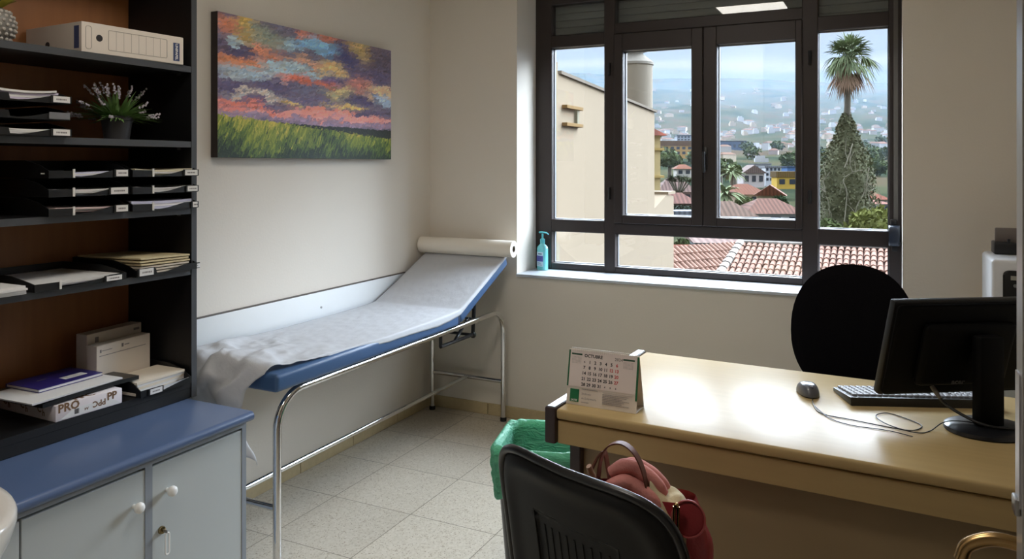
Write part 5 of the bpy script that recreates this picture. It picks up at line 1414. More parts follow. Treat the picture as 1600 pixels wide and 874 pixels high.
def hill_material():
    m = bpy.data.materials.new('hillside_vegetation'); m.use_nodes = True; nt = m.node_tree; b = nt.nodes['Principled BSDF']; L = nt.links.new
    tc = nt.nodes.new('ShaderNodeTexCoord'); mp = nt.nodes.new('ShaderNodeMapping'); mp.inputs['Scale'].default_value = (0.016, 0.016, 0.06); L(tc.outputs['Object'], mp.inputs[0])
    n = nt.nodes.new('ShaderNodeTexNoise'); n.inputs['Detail'].default_value = 8; n.inputs['Scale'].default_value = 1.6; n.inputs['Roughness'].default_value = 0.7; L(mp.outputs[0], n.inputs['Vector'])
    r = nt.nodes.new('ShaderNodeValToRGB'); L(n.outputs[0], r.inputs[0]); cr = r.color_ramp
    k = KH * 1.3
    def c(s): return tuple(v * k for v in lin(s)[:3]) + (1,)
    cr.elements[0].position = 0.34; cr.elements[0].color = c((66, 84, 72)); cr.elements[1].position = 0.70; cr.elements[1].color = c((176, 168, 138))
    for p, s in ((0.44, (98, 112, 88)), (0.52, (132, 134, 104)), (0.60, (146, 124, 104))): e = cr.elements.new(p); e.color = c(s)
    L(r.outputs[0], b.inputs['Base Color']); b.inputs['Roughness'].default_value = 1.0; b.inputs['Specular IOR Level'].default_value = 0.0
    return m
mb = MB()
ds = [10, 20, 30, 42, 55, 68, 80, 95, 110, 130, 150, 180, 220] + [260 + 40 * i for i in range(14)] + [850 + 90 * i for i in range(17)]
rows = []
for d in ds: rows.append([mb.v(gpos(d, -1.1 + 2.4 * i / 110)) for i in range(111)])
for i in range(len(rows) - 1):
    for k in range(110): mb.f([rows[i][k], rows[i][k + 1], rows[i + 1][k + 1], rows[i + 1][k]])
hill = mb.done('ground_outside', hill_material(), None, ang=180); tag(hill, 'green and brown hillside rising to the clouded mountain beyond the window', 'hillside', kind='structure')

M_OWIN = om('far_window_glass', (92, 104, 122), KV, 0.3)
def roofmat(c):
    nm = 'roof_%02x%02x%02x' % c
    if nm in MATS: return MATS[nm]
    m = om(nm, c, KH * 1.25, 0.9, 0.22, 1.2); nt = m.node_tree; L = nt.links.new
    b = nt.nodes['Principled BSDF']; src = b.inputs['Base Color'].links[0].from_socket
    tc = [n for n in nt.nodes if n.type == 'TEX_COORD'][0]; wv = nt.nodes.new('ShaderNodeTexWave'); wv.bands_direction = 'X'; wv.inputs['Scale'].default_value = 1.1; wv.inputs['Distortion'].default_value = 0.6; L(tc.outputs['Object'], wv.inputs['Vector'])
    mr = nt.nodes.new('ShaderNodeMapRange'); L(wv.outputs['Fac'], mr.inputs[0]); mr.inputs[3].default_value = 0.62; mr.inputs[4].default_value = 1.25
    mu = nt.nodes.new('ShaderNodeVectorMath'); mu.operation = 'SCALE'; L(src, mu.inputs[0]); L(mr.outputs[0], mu.inputs['Scale']); L(mu.outputs[0], b.inputs['Base Color'])
    return m
def wallmat(c): return om('facade_%02x%02x%02x' % c, c, KV * 2.1, 0.9, 0.05, 0.3)
def tiles(mb, o, ucol, vdown, n, inside, pitch=0.19, rowl=0.36, umax=12, vmax=6):
    """barrel roof tiles: one arch per tile, columns along ucol, rows down the slope"""
    ucol = ucol.normalized(); vdown = vdown.normalized(); n = n.normalized()
    i0 = int(-umax / pitch) - 1
    for i in range(i0, int(umax / pitch) + 1):
        for j in range(int(vmax / rowl) + 1):
            uc, vc = (i + 0.5) * pitch, (j + 0.5) * rowl
            if not inside(uc, vc): continue
            jr = random.uniform(-0.012, 0.012); hh = random.uniform(-0.006, 0.01)
            rings = []
            for vv, lift, rr in ((j * rowl - 0.03, 0.0, 0.072), ((j + 1) * rowl + 0.02, 0.028, 0.084)):
                rings.append([mb.v(o + ucol * (uc + jr + rr * math.cos(t)) + vdown * vv + n * (0.07 * math.sin(t) + lift + hh)) for t in (0.0, PI * 0.25, PI * 0.5, PI * 0.75, PI)])
            for k in range(4): mb.f([rings[0][k], rings[0][k + 1], rings[1][k + 1], rings[1][k]])
            mb.f(rings[1])

# --- next-door roof just below the window
M_TILE = om('clay_tiles', (212, 164, 144), KH * 2.4, 0.85, 0.42, 3.5)
M_TILEBASE = om('clay_bed', (150, 100, 84), KH, 0.9, 0.2, 2.0)
M_RIDGE = om('whitewashed_ridge', (236, 226, 216), KH * 2.1, 0.8, 0.12, 3.0)
A = at(1158, 380, 26.0); Bp = A + Vector((15, 0, 0)); C = Vector((A.x - 0.32, A.y - 3.6, A.z - 3.6 * 0.30)); Dp = at(1046, 414, 23.5)
rf = thing('tiled_roof', 'old terracotta barrel tile roof with a whitewashed ridge just below the window', 'roof', (A.x + 3, A.y - 2, -8.0), world=True)
dv = Vector((0, -1, -0.30)).normalized(); nr = Vector((1, 0, 0)).cross(dv); nr = nr if nr.z > 0 else -nr
random.seed(31)
mb = MB(); tiles(mb, A, Vector((1, 0, 0)), dv, nr, lambda u, v: u > -0.09 * v - 0.05 and u < 14, umax=14, vmax=3.8); mb.done('front_tiles', M_TILE, rf, ang=50)
# left slope through A, C, D
e1 = (C - A).normalized(); nl = (C - A).cross(Dp - A); nl = nl if nl.z > 0 else -nl; nl.normalize()
dvl = Vector((0, 0, -1)); dvl = (dvl - nl * dvl.dot(nl)).normalized(); ucl = nl.cross(dvl).normalized()
if ucl.dot(e1) < 0: ucl = -ucl
def inl(u, v):
    p = A + ucl * u + dvl * v; q = p - A
    s = (q - e1 * q.dot(e1)); side = (Dp - A) - e1 * (Dp - A).dot(e1)
    return s.dot(side) > -0.03 and s.length < 4.2 and -0.2 < q.dot(e1) < 4.0
mb = MB(); tiles(mb, A, ucl, dvl, nl, inl, umax=5, vmax=5); mb.done('left_tiles', M_TILE, rf, ang=50)
mb = MB()
lw = A + (Dp - A) * 2.0
for q in ((A, Bp, Bp + Vector((0, -3.8, -1.14)), A + Vector((-0.34, -3.8, -1.14))), (A, A + Vector((-0.34, -3.8, -1.14)), A + Vector((-0.34, -3.8, -1.14)) + (Dp - A) * 1.3, A + (Dp - A) * 1.3)):
    up_ = [mb.v(p) for p in q]; dn = [mb.v(p - Vector((0, 0, 0.12))) for p in q]; mb.f(up_); mb.f(dn[::-1])
    for i in range(4): mb.f([up_[i], dn[i], dn[(i + 1) % 4], up_[(i + 1) % 4]])
mb.done('roof_bed', M_TILEBASE, rf, False)
mb = MB()
def cap(mb, a, b, w=0.13):
    n_ = int((b - a).length / 0.38)
    for i in range(n_):
        p, q = a.lerp(b, i / n_), a.lerp(b, (i + 1.06) / n_); mb.tube([p + Vector((0, 0, 0.05)), q + Vector((0, 0, 0.065))], [w * 0.9, w * 1.06], n=10, sq=0.7)
cap(mb, A, A + (C - A) * 1.02, 0.15); cap(mb, A, Bp, 0.12); mb.done('ridge_tiles', M_RIDGE, rf)
mb = MB(); x0, x1, y0, y1 = A.x - 0.3, Bp.x, A.y - 3.3, A.y + 3; mb.box(x0, x1, y0, y1, -8.3, A.z - 1.25); mb.done('walls', wallmat((226, 220, 206)), rf, False)
mb = MB(); q = (A, Bp, Bp + Vector((0, 3.4, -1.1)), A + Vector((0, 3.4, -1.1))); up_ = [mb.v(p) for p in q]; dn = [mb.v(p - Vector((0, 0, 0.1))) for p in q]; mb.f(up_); mb.f(dn[::-1])
for i in range(4): mb.f([up_[i], dn[i], dn[(i + 1) % 4], up_[(i + 1) % 4]])
mb.done('rear_slope', M_TILEBASE, rf, False)

# --- neighbouring cream gable wall on the left
NX = -3.0
nbh = thing('neighbour_building', 'cream rendered side wall of the neighbouring building close to the left of the window', 'building', (NX - 1.5, 8.5, -8.0), world=True)
M_CREAMW = om('cream_render', (248, 223, 190), KV * 0.95, 0.9, 0.05, 0.8)
mb = MB()
mb.prism([(5.2, -8), (10.75, -8), (10.75, 2.22), (7.2, 2.39), (5.2, 2.48)], lambda a, b, t: (t, a, b), NX - 3.0, NX); mb.done('wall', M_CREAMW, nbh, False)
mb = MB(); mb.prism([(7.2, 2.39), (10.78, 2.22), (10.78, 2.25), (7.2, 2.425)], lambda a, b, t: (t, a, b), NX - 0.35, NX + 0.03); mb.done('coping', om('grey_coping', (196, 180, 160), KV), nbh, False)
mb = MB(); mb.prism([(10.75, -8), (11.85, -8), (11.85, 0.98), (11.45, 1.02), (10.75, 0.84)], lambda a, b, t: (t, a, b), NX - 0.3, NX); mb.done('parapet_wall', M_CREAMW, nbh, False)
mb = MB(); mb.box(NX - 0.32, NX + 0.02, 11.45, 11.88, 1.02, 1.06); mb.done('parapet_cap', M_CREAMW, nbh, False)
for i, (z0, yv) in enumerate(((2.066, 7.35), (1.885, 7.35))):
    mb = MB(); mb.box(NX, NX + 0.06, 7.28, 7.74, z0 - 0.018, z0 + 0.018, bev=0.004); mb.done('bracket', om('weathered_wood', (214, 172, 112), KV), nbh, False)
mb = MB(); mb.box(NX, NX + 0.035, 7.63, 7.68, 1.90, 2.06); mb.done('rod', om('pale_rod', (226, 220, 190), KV), nbh, False)
mb = MB(); mb.tube([(NX + 0.03, 6.98, -8), (NX + 0.03, 6.98, 2.48)], 0.045, n=10); mb.done('downpipe', om('cream_pipe', (236, 212, 170), KV), nbh)
ch = thing('chimney_tower', 'stout cream chimney with a conical cap rising behind the neighbouring wall', 'chimney', (-3.55, 11.5, -8), world=True)
T0 = at(998, 110, 12.2)
mb = MB(); mb.lathe([(0.272, -8 - T0.z), (0.272, 0.10)], c=(T0.x - 0.055, T0.y, T0.z), n=28); mb.done('shaft', om('pale_render', (246, 230, 206), KV * 0.95, 0.9, 0.05, 0.8), ch)
mb = MB(); mb.lathe([(0.29, -0.02), (0.29, 0.02), (0.13, 0.15), (0.12, 0.20)], c=(T0.x - 0.055, T0.y, T0.z + 0.10), n=20); mb.done('conical_cap', om('pale_cap', (240, 230, 214), KV * 0.95), ch)
mb = MB(); mb.lathe([(0.19, 0), (0.19, 0.03)], c=(T0.x - 0.055, T0.y, T0.z + 0.30), n=20); mb.done('top_disc', om('dark_disc', (120, 112, 104), KV), ch)

# --- houses
def house(name, label, px0, px1, pyb, pye, pyr, d, wc, rc, kind='hip', rz=0.0, depth=0.8, wins=3, rows=1, group=None, cat='house', over=0.3):
    c = at((px0 + px1) / 2, pye, d); w = (px1 - px0) / FPX * d; zb = H + (258 - pyb) / FPX * d - 0.3; ze = c.z; zr = H + (258 - pyr) / FPX * d
    dp = w * depth
    t = thing(name, label, cat, (c.x, c.y, zb), TH + rz, group)
    he = ze - zb; hr = max(zr - zb, he + 0.05); hw = w / 2 - (over if kind != 'flat' else 0)
    hw = max(hw, 0.6)
    mb = MB(); mb.box(-hw, hw, 0, dp, 0, he - 0.02); mb.done('walls', wallmat(wc), t, False)
    W_, o = w / 2, over
    mb = MB()
    if kind == 'hip':
        r = min(W_ * 0.7, dp * 0.5)
        P = [(-W_, -o, he), (W_, -o, he), (W_, dp + o, he), (-W_, dp + o, he), (-W_ + r, dp / 2, hr), (W_ - r, dp / 2, hr)]
        fs = [(0, 1, 5, 4), (1, 2, 5), (2, 3, 4, 5), (3, 0, 4), (3, 2, 1, 0)]
    elif kind == 'gable':      # gable end to the viewer
        P = [(-W_, -o, he), (W_, -o, he), (W_, dp + o, he), (-W_, dp + o, he), (0, -o, hr), (0, dp + o, hr)]
        fs = [(0, 4, 5, 3), (1, 2, 5, 4), (0, 1, 4), (2, 3, 5), (3, 2, 1, 0)]
    elif kind == 'shed':
        P = [(-W_, -o, he), (W_, -o, he), (W_, dp, hr), (-W_, dp, hr), (-W_, dp, he), (W_, dp, he)]
        fs = [(0, 1, 2, 3), (4, 5, 1, 0), (3, 2, 5, 4), (0, 3, 4), (1, 5, 2)]
    else:
        P = None; mb.box(-hw - 0.12, hw + 0.12, -0.12, dp + 0.12, he - 0.02, he + max(0.25, hr - he))
    if P:
        vs = [mb.v(p) for p in P]
        for f in fs: mb.f([vs[i] for i in f])
    mb.done('roof', roofmat(rc), t, False)
    for r_ in range(rows):
        for i in range(wins):
            x = -hw + (i + 0.5) * 2 * hw / wins; z = he - (r_ + 1) * he / (rows + 0.25) * 0.86 + he * 0.10
            ww, hh = min(0.55 * 2 * hw / wins, 1.1) / 2, min(he / rows * 0.42, 1.3)
            mb = MB(); mb.box(x - ww, x + ww, -0.05, 0.02, z, z + hh); mb.done('window', M_OWIN, t, False)
    return t
OR, OR2, PKR = (206, 128, 96), (196, 140, 112), (206, 168, 158)
house('bungalow', 'low white house with a brown striped tile roof seen in the lower right casement pane', 1098, 1184, 356, 338, 316, 44, (214, 220, 232), (196, 158, 138), 'hip', wins=4)
house('bungalow', 'house with a reddish tile roof right behind the striped roofed house', 1162, 1262, 356, 334, 312, 52, (222, 220, 222), (198, 140, 120), 'hip', wins=3)
house('shed_house', 'blue-grey house wall with a long pink tile eave behind the near tile roof', 1082, 1262, 402, 379, 369, 31.5, (184, 196, 208), (222, 178, 166), 'shed', depth=0.3, wins=5, over=0.2)
house('outbuilding', 'small outbuilding with a bright orange roof beside the near tile roof', 1040, 1112, 418, 402, 386, 29.0, (206, 178, 160), (212, 112, 78), 'shed', depth=0.5, wins=1, over=0.2)
house('villa', 'villa with an orange hip roof in the middle distance behind the small palm', 1140, 1204, 318, 304, 288, 66, (224, 204, 176), OR, 'hip', rz=0.2, wins=4)
house('villa', 'cream gabled house with an orange roof left of the green round hedge', 1178, 1228, 326, 306, 289, 62, (240, 222, 188), OR, 'gable', rz=-0.35, wins=2)
house('villa', 'pink-grey gabled house left of the white apartment block', 1158, 1198, 290, 271, 258, 108, (232, 222, 222), (206, 176, 168), 'gable', wins=3, rows=1)
house('apartment_block', 'white three storey block with a stepped flat roof on the valley floor', 1196, 1220, 288, 262, 260, 112, (238, 242, 250), (236, 240, 248), 'flat', wins=4, rows=3, cat='building')
house('apartment_block', 'white stepped block behind the pink-grey gabled house', 1178, 1204, 284, 258, 256, 122, (236, 240, 248), (236, 238, 246), 'flat', wins=3, rows=2, cat='building')
house('villa', 'yellow ochre house right of the white three storey block', 1214, 1246, 292, 277, 268, 98, (236, 196, 92), (222, 180, 110), 'flat', wins=2)
house('warehouse', 'small blue warehouse at the right edge of the right casement pane', 1230, 1262, 279, 262, 260, 140, (88, 128, 184), (96, 132, 184), 'flat', wins=0, cat='warehouse')
house('warehouse', 'long grey-blue warehouse halfway up the hillside in the right casement', 1122, 1166, 236, 222, 220, 290, (98, 116, 146), (104, 118, 144), 'flat', wins=6, cat='warehouse')
house('terrace_house', 'row of ochre houses on the slope right of the neighbouring wall', 1028, 1082, 246, 228, 220, 190, (232, 186, 112), (220, 168, 112), 'flat', wins=6, rows=2, over=0.2)
house('terrace_house', 'white glazed block on the slope above the row of ochre houses', 1058, 1084, 226, 213, 211, 240, (206, 214, 226), (190, 200, 214), 'flat', wins=5, rows=3)
house('villa', 'white house with an orange roof above the umbrella-shaped tree', 1054, 1084, 274, 264, 257, 104, (240, 234, 226), (214, 128, 92), 'hip', wins=2)
house('villa', 'mauve walled house with a pink roof behind the umbrella-shaped tree', 1026, 1090, 318, 300, 278, 62, (206, 172, 168), PKR, 'hip', wins=2)
house('villa', 'low house with a dusty red roof below the umbrella-shaped tree', 1030, 1092, 334, 318, 302, 50, (196, 168, 160), (204, 142, 128), 'hip', wins=2)
house('summer_house', 'white and pale blue low building behind the end of the neighbouring parapet', 1046, 1092, 352, 337, 334, 43, (214, 222, 240), (206, 214, 232), 'flat', wins=4)
house('villa', 'orange roofed houses at the right of the ivy-clad palm', 1338, 1392, 326, 312, 300, 82, (226, 214, 206), (222, 122, 88), 'hip', wins=3)
house('villa', 'blue-grey walled house with an orange ridge between the palm and the right window jamb', 1338, 1396, 336, 319, 313, 70, (172, 186, 208), (214, 130, 104), 'hip', wins=5)
house('villa', 'small red roofed house just right of the ivy-clad trunk', 1330, 1352, 312, 303, 295, 92, (222, 210, 200), (206, 120, 92), 'gable', wins=1)
cb = thing('balcony_house', 'yellow house corner with a red tiled turret roof behind the neighbouring wall', 'house', at(1024, 330, 15.5) * 1.0, TH)
cb.location.z = -8
k_ = 15.5
z_ = lambda y: H + (258 - y) / FPX * k_ + 8
mb = MB(); mb.box(-1.2, 0.10, 0, 1.4, 0, z_(212)); mb.done('walls', wallmat((240, 216, 160)), cb, False)
mb = MB(); vs = [mb.v(p) for p in ((-1.25, -0.14, z_(212)), (0.22, -0.14, z_(212)), (0.22, 1.5, z_(212)), (-1.25, 1.5, z_(212)), (-0.6, 0.7, z_(170)))]
for f in ((0, 1, 4), (1, 2, 4), (2, 3, 4), (3, 0, 4), (3, 2, 1, 0)): mb.f([vs[i] for i in f])
mb.done('turret_roof', roofmat((206, 96, 62)), cb, False)
for y in (235, 278):
    mb = MB(); mb.box(-1.2, 0.17, -0.06, 1.4, z_(y), z_(y) + 0.05); mb.done('cornice', wallmat((232, 200, 130)), cb, False)

# --- distant town: small houses over the hillside
random.seed(77)
def town_mesh(i):
    mb = MB(); w, d_, h = random.uniform(7, 13), random.uniform(6, 9), random.uniform(3, 6.5)
    mb.box(-w / 2, w / 2, 0, d_, -2.5, h)
    n0 = len(mb.bm.faces)
    if i % 3 != 0:
        vs = [mb.v(p) for p in ((-w / 2 - .3, -.3, h), (w / 2 + .3, -.3, h), (w / 2 + .3, d_ + .3, h), (-w / 2 - .3, d_ + .3, h), (-w / 2 + 2.5, d_ / 2, h + 1.8), (w / 2 - 2.5, d_ / 2, h + 1.8))]
        for f in ((0, 1, 5, 4), (1, 2, 5), (2, 3, 4, 5), (3, 0, 4)):
            ff = mb.f([vs[k] for k in f]); ff.material_index = 1
    else:
        mb.box(-w / 2 + 1, w / 4, 1, d_ - 1, h, h + 2.2)
    me = mb.mesh('town_house', False)
    wc = random.choice([(244, 244, 246), (238, 232, 226), (246, 246, 248), (232, 214, 190), (240, 222, 216)]); rc = random.choice([(206, 140, 110), (196, 150, 130), (214, 160, 130)])
    me.materials.append(om('town_wall_%02x%02x%02x' % wc, wc, KV * 1.9)); me.materials.append(om('town_roof_%02x%02x%02x' % rc, rc, KH * 1.2)); return me
TM = [town_mesh(i) for i in range(12)]
NT = 0
SPOTS = []
GT = 'houses of the town on the far hillside'
def put_town(n, px, dr, sc=1.0):
    global NT
    for _ in range(n):
        for _try in range(400):
            u = random.uniform(*px); d_ = dr[0] + (dr[1] - dr[0]) * random.random()
            a = (u - 800) / FPX; p = gpos(d_, a)
            if (d_ < 320 and (u < 1090 or (u < 1180 and d_ > 260))): continue
            if noise.noise(Vector((a * 14, d_ * 0.02, 1))) > -0.12 and all((q - p).length > 17 * sc + 3 for q in SPOTS): break
        else: continue
        SPOTS.append(p)
        o = bpy.data.objects.new('town_house', random.choice(TM)); COL.objects.link(o); o.location = p; o.rotation_euler = (0, 0, TH + random.uniform(-0.5, 0.5)); s = random.uniform(0.7, 1.2) * sc; o.scale = (s, s, s)
        tag(o, 'tiny pale house of the town scattered over the far hillside', 'house', GT); NT += 1
put_town(150, (1030, 1392), (400, 520), 0.42)
put_town(36, (1030, 1392), (250, 400), 0.36)
put_town(62, (900, 1392), (540, 800), 0.46)
put_town(34, (900, 1392), (800, 1200), 0.55)
put_town(8, (1040, 1392), (170, 250), 0.3)

# --- trees
M_LEAF1 = om('broad_leaf', (104, 120, 70), KH * 3.0, 0.9, 0.45, 2.5)
M_LEAF2 = om('ivy_leaf', (122, 124, 94), KH * 3.6, 0.9, 0.5, 3.0)
M_LEAF3 = om('dry_frond', (200, 164, 138), KH * 3.4, 0.9, 0.3, 3.0)
M_LEAF4 = om('palm_frond', (142, 156, 116), KH * 4.2, 0.9, 0.35, 3.0)
M_LEAF5 = om('yellow_green_bush', (152, 158, 82), KH * 2.6, 0.9, 0.4, 2.0)
M_BARK = om('grey_bark', (150, 142, 128), KH * 3.0, 0.9, 0.3, 3.0)
M_DRYTW = om('pale_twigs', (188, 180, 160), KH * 3.4, 0.9, 0.2, 3.0)
def crown(mb, c, rx, ry, rz, n, size, hollow=0.5):
    for _ in range(n):
        v = Vector((random.gauss(0, 1), random.gauss(0, 1), random.gauss(0, 1))).normalized(); r = hollow + (1 - hollow) * random.random() ** 0.5
        k = 1 + 0.22 * noise.noise(v * 2.2 + Vector(c))
        mb.leaf((c[0] + v.x * rx * r * k, c[1] + v.y * ry * r * k, c[2] + v.z * rz * r * k), size * random.uniform(0.6, 1.3))
    mb.ball(c, rx * hollow * 0.95, ry * hollow * 0.95, rz * hollow * 0.95, n=12, m=8)
def tree(name, label, u, yb, yt, d, wpx, m, leafs=500, size=0.5, trunk=0.12, group=None, cat='tree', flat=1.0, tz=0.45):
    p = at(u, yb, d); zt_ = H + (258 - yt) / FPX * d; hgt = zt_ - p.z; w = wpx / FPX * d
    gz = terr((p.x * FV.x + p.y * FV.y), 0) - 0.3
    t = thing(name, label, cat, (p.x, p.y, min(p.z, gz) if trunk else p.z), 0, group)
    z0 = p.z - t.location.z
    if trunk:
        mb = MB(); mb.tube([(0, 0, 0), (w * 0.02, 0, z0 + hgt * 0.5), (0, 0, z0 + hgt * 0.8)], [trunk * 1.3, trunk, trunk * 0.6], n=8); mb.done('trunk', M_BARK, t)
    mb = MB(); ch_ = hgt * (1 - tz) / 2; crown(mb, (0, 0, z0 + hgt - ch_), w / 2, w / 2, ch_, leafs, size); mb.done('foliage', m, t, False); return t
random.seed(99)
tree('bush', 'big yellow-green bush at the right end of the near tile roof', 1372, 392, 324, 38, 92, M_LEAF5, 1500, 0.28, 0, cat='bush', tz=0.0)
tree('bush', 'dark green shrub at the foot of the ivy-clad palm', 1288, 396, 344, 40, 76, M_LEAF1, 1200, 0.28, 0, cat='bush', tz=0.0)
tree('hedge', 'clipped round green hedge right of the cream gabled house', 1218, 332, 306, 59, 27, om('clipped_green', (76, 122, 72), KH * 1.3, 0.9, 0.2, 3.0), 1500, 0.16, 0, cat='hedge', tz=0.0)
tree('bush', 'small dark hedge in front of the orange roofed villa', 1164, 322, 308, 59, 30, M_LEAF1, 400, 0.3, 0, cat='bush', tz=0.0)
tree('bush', 'green shrub between the parapet and the blue-grey house wall', 1066, 398, 374, 31.4, 28, M_LEAF1, 500, 0.2, 0, cat='bush', tz=0.0)
tree('bush', 'dark green hedge below the dusty red roof behind the parapet', 1068, 338, 322, 48.6, 48, om('deep_green', (78, 106, 84), KH * 1.3, 0.9, 0.3, 2.0), 600, 0.25, 0, cat='bush', tz=0.0)
tree('tree', 'round green tree above the mauve house behind the neighbouring wall', 1046, 278, 240, 130, 38, M_LEAF1, 700, 0.9, 0.3)
tree('tree', 'dark tree at the left edge of the right casement pane', 1126, 282, 256, 118, 26, M_LEAF1, 600, 0.8, 0.25)
tree('tree', 'tall light green tree left of the pink-grey gabled house', 1148, 286, 258, 96, 20, M_LEAF1, 500, 0.6, 0.2)
for k in range(26):
    for _t in range(30):
        u = random.uniform(1030, 1390); d_ = random.uniform(135, 330); a = (u - 800) / FPX; p = gpos(d_, a)
        if all((q - p).length > 13 for q in SPOTS) and not (d_ > 180 and u < 1090) and not (255 < d_ < 335 and u < 1190): break
    SPOTS.append(p)
    y = 258 - (p.z - H) / d_ * FPX; s = random.uniform(3, 5.5) / d_ * FPX
    if 0.0 <= k: tree('hillside_tree', 'small green tree dotted among the houses on the lower hillside', u, y + 1, y - s * 0.8, d_, s, M_LEAF1, 160, 1.1, 0.15, group='trees on the lower hillside', tz=0.15)
# umbrella-shaped dragon tree
dt = thing('dragon_tree', 'umbrella-shaped tree with forked grey branches behind the neighbouring parapet', 'tree', at(1060, 308, 56), 0)
mb = MB(); crownh = 1.35; tips = []
for k in range(9):
    a = 2 * PI * k / 9 + 0.3; r = random.uniform(0.5, 0.95); tp = Vector((r * math.cos(a), r * math.sin(a), 1.15 + random.uniform(-0.1, 0.15))); tips.append(tp)
    mb.tube(bez([(0, 0, -2.5), (0.03, 0, 0.05), tp * 0.45 + Vector((0, 0, 0.02)), tp], 4), [0.11] * 5 + [0.08] * 4 + [0.05] * 4, n=6)
mb.done('branches', M_BARK, dt)
mb = MB()
for tp in tips + [Vector((0, 0, 1.4)), Vector((0.4, 0.2, 1.35)), Vector((-0.45, -0.2, 1.33))]:
    for _ in range(60):
        v = Vector((random.gauss(0, 1), random.gauss(0, 1), abs(random.gauss(0, 1)) * 0.6 + 0.1)).normalized(); leafblade(mb, tp, tp + v * random.uniform(0.25, 0.5), 0.05, n=2)
mb.done('foliage', om('grey_green_leaf', (116, 132, 96), KH * 1.4, 0.9, 0.3, 3), dt, False)
def small_palm(label, u, yb, yt, d, R):
    p = at(u, yb, d); hgt = (yb - yt) / FPX * d; t = thing('small_palm', label, 'palm tree', p + Vector((0, 0, -1.5)), 0, 'small palms in the valley')
    mb = MB(); mb.tube([(0, 0, 0), (0.05, 0, 1.5 + hgt * 0.6), (0, 0, 1.5 + hgt * 0.8)], [0.22, 0.17, 0.15], n=8); mb.done('trunk', M_BARK, t)
    mb = MB()
    for k in range(46):
        a = random.uniform(0, 2 * PI); el = random.uniform(-0.2, 1.3); L_ = R * random.uniform(0.8, 1.1); b0 = Vector((0, 0, 1.5 + hgt * 0.8)); tp = b0 + Vector((math.cos(a) * math.cos(el), math.sin(a) * math.cos(el), math.sin(el))) * L_
        leafblade(mb, b0, tp, 0.28, n=5, droop=R * 0.45)
    mb.done('fronds', M_LEAF4, t, False)
small_palm('small palm with a bare trunk in front of the orange villa roof', 1143, 306, 262, 70, 1.5)
small_palm('bushy low palm at the left edge of the right casement, above the striped roof', 1132, 330, 298, 56, 1.9)

# big ivy-clad fan palm
PD = 42.0
bp_ = at(1322, 420, PD); gz = -7.0
palm = thing('fan_palm', 'tall fan palm with an ivy-clad trunk and hanging dry fronds in the right window pane', 'palm tree', (bp_.x, bp_.y, gz), 0)
def lz(y): return H + (258 - y) / FPX * PD - gz
def lx(u): return (u - 1322) / FPX * PD
tr = [(0, 0, 0), (0, 0, lz(300)), (0.02, 0, lz(200)), (lx(1325), 0, lz(150)), (lx(1326), 0, lz(100))]
mb = MB(); mb.tube([RV * p[0] + Vector((0, 0, p[2])) for p in tr], [0.40, 0.32, 0.21, 0.15, 0.17], n=14); mb.done('trunk', M_BARK, palm)
random.seed(41)
prof_ = [(178, 5), (192, 11), (205, 15), (222, 22), (240, 30), (262, 38), (285, 42), (310, 45), (335, 48), (360, 50), (400, 52)]
def ivr(z):
    for (y0, r0), (y1, r1) in zip(prof_, prof_[1:]):
        if z > lz(prof_[0][0]): return prof_[0][1] / FPX * PD
        if lz(y1) <= z <= lz(y0): return (r0 + (r1 - r0) * (lz(y0) - z) / (lz(y0) - lz(y1))) / FPX * PD
    return prof_[-1][1] / FPX * PD
mb = MB()
def ivp(u, v):
    z = lz(400) + (lz(176) - lz(400)) * v; a = 2 * PI * u; r = ivr(z) * 0.80 * (1 + 0.25 * noise.noise(Vector((math.cos(a) * 1.6, math.sin(a) * 1.6, z * 0.8))))
    return RV * (r * math.cos(a)) + FV * (r * math.sin(a)) + Vector((0, 0, z))
mb.grid(ivp, 36, 60, closed_u=True)
for _ in range(7500):
    v = random.random() ** 0.8; z = lz(400) + (lz(176) - lz(400)) * (1 - v); a = random.uniform(0, 2 * PI)
    r = ivr(z) * random.uniform(0.74, 1.10) * (1 + 0.25 * noise.noise(Vector((math.cos(a) * 1.6, math.sin(a) * 1.6, z * 0.8))))
    mb.leaf(RV * (r * math.cos(a)) + FV * (r * math.sin(a)) + Vector((0, 0, z)), random.uniform(0.10, 0.24))
ivy = mb.done('ivy', M_LEAF2, palm, False); ivy['label'] = 'dense grey-green ivy over the trunk'
mb = MB()
for k in range(22):
    z = lz(random.uniform(205, 345)); a = random.uniform(-PI, 0.0); r = ivr(z) * 1.03; P = []
    for s in range(5):
        zz2 = z - s * random.uniform(0.15, 0.45); rr = ivr(zz2) * (1.05 + 0.06 * random.random()); a += random.uniform(-0.22, 0.22); P.append(RV * (rr * math.cos(a)) + FV * (rr * math.sin(a)) + Vector((0, 0, zz2)))
    mb.tube(bez(P, 3), 0.011, n=5)
for pts in ([(1298, 345), (1304, 300), (1300, 280), (1318, 268), (1336, 266)], [(1310, 352), (1318, 320), (1330, 300), (1332, 285)], [(1303, 262), (1312, 245), (1322, 225)], [(1338, 312), (1334, 290), (1340, 262)]):
    P = []
    for (u, y) in pts: P.append(RV * lx(u) + Vector((0, 0, lz(y))) - FV * (ivr(lz(y)) * 1.0))
    mb.tube(bez(P, 4), 0.024, n=6)
mb.done('bare_vines', M_DRYTW, palm)['label'] = 'pale bare vine stems'
top = RV * lx(1326) + Vector((0, 0, lz(98)))
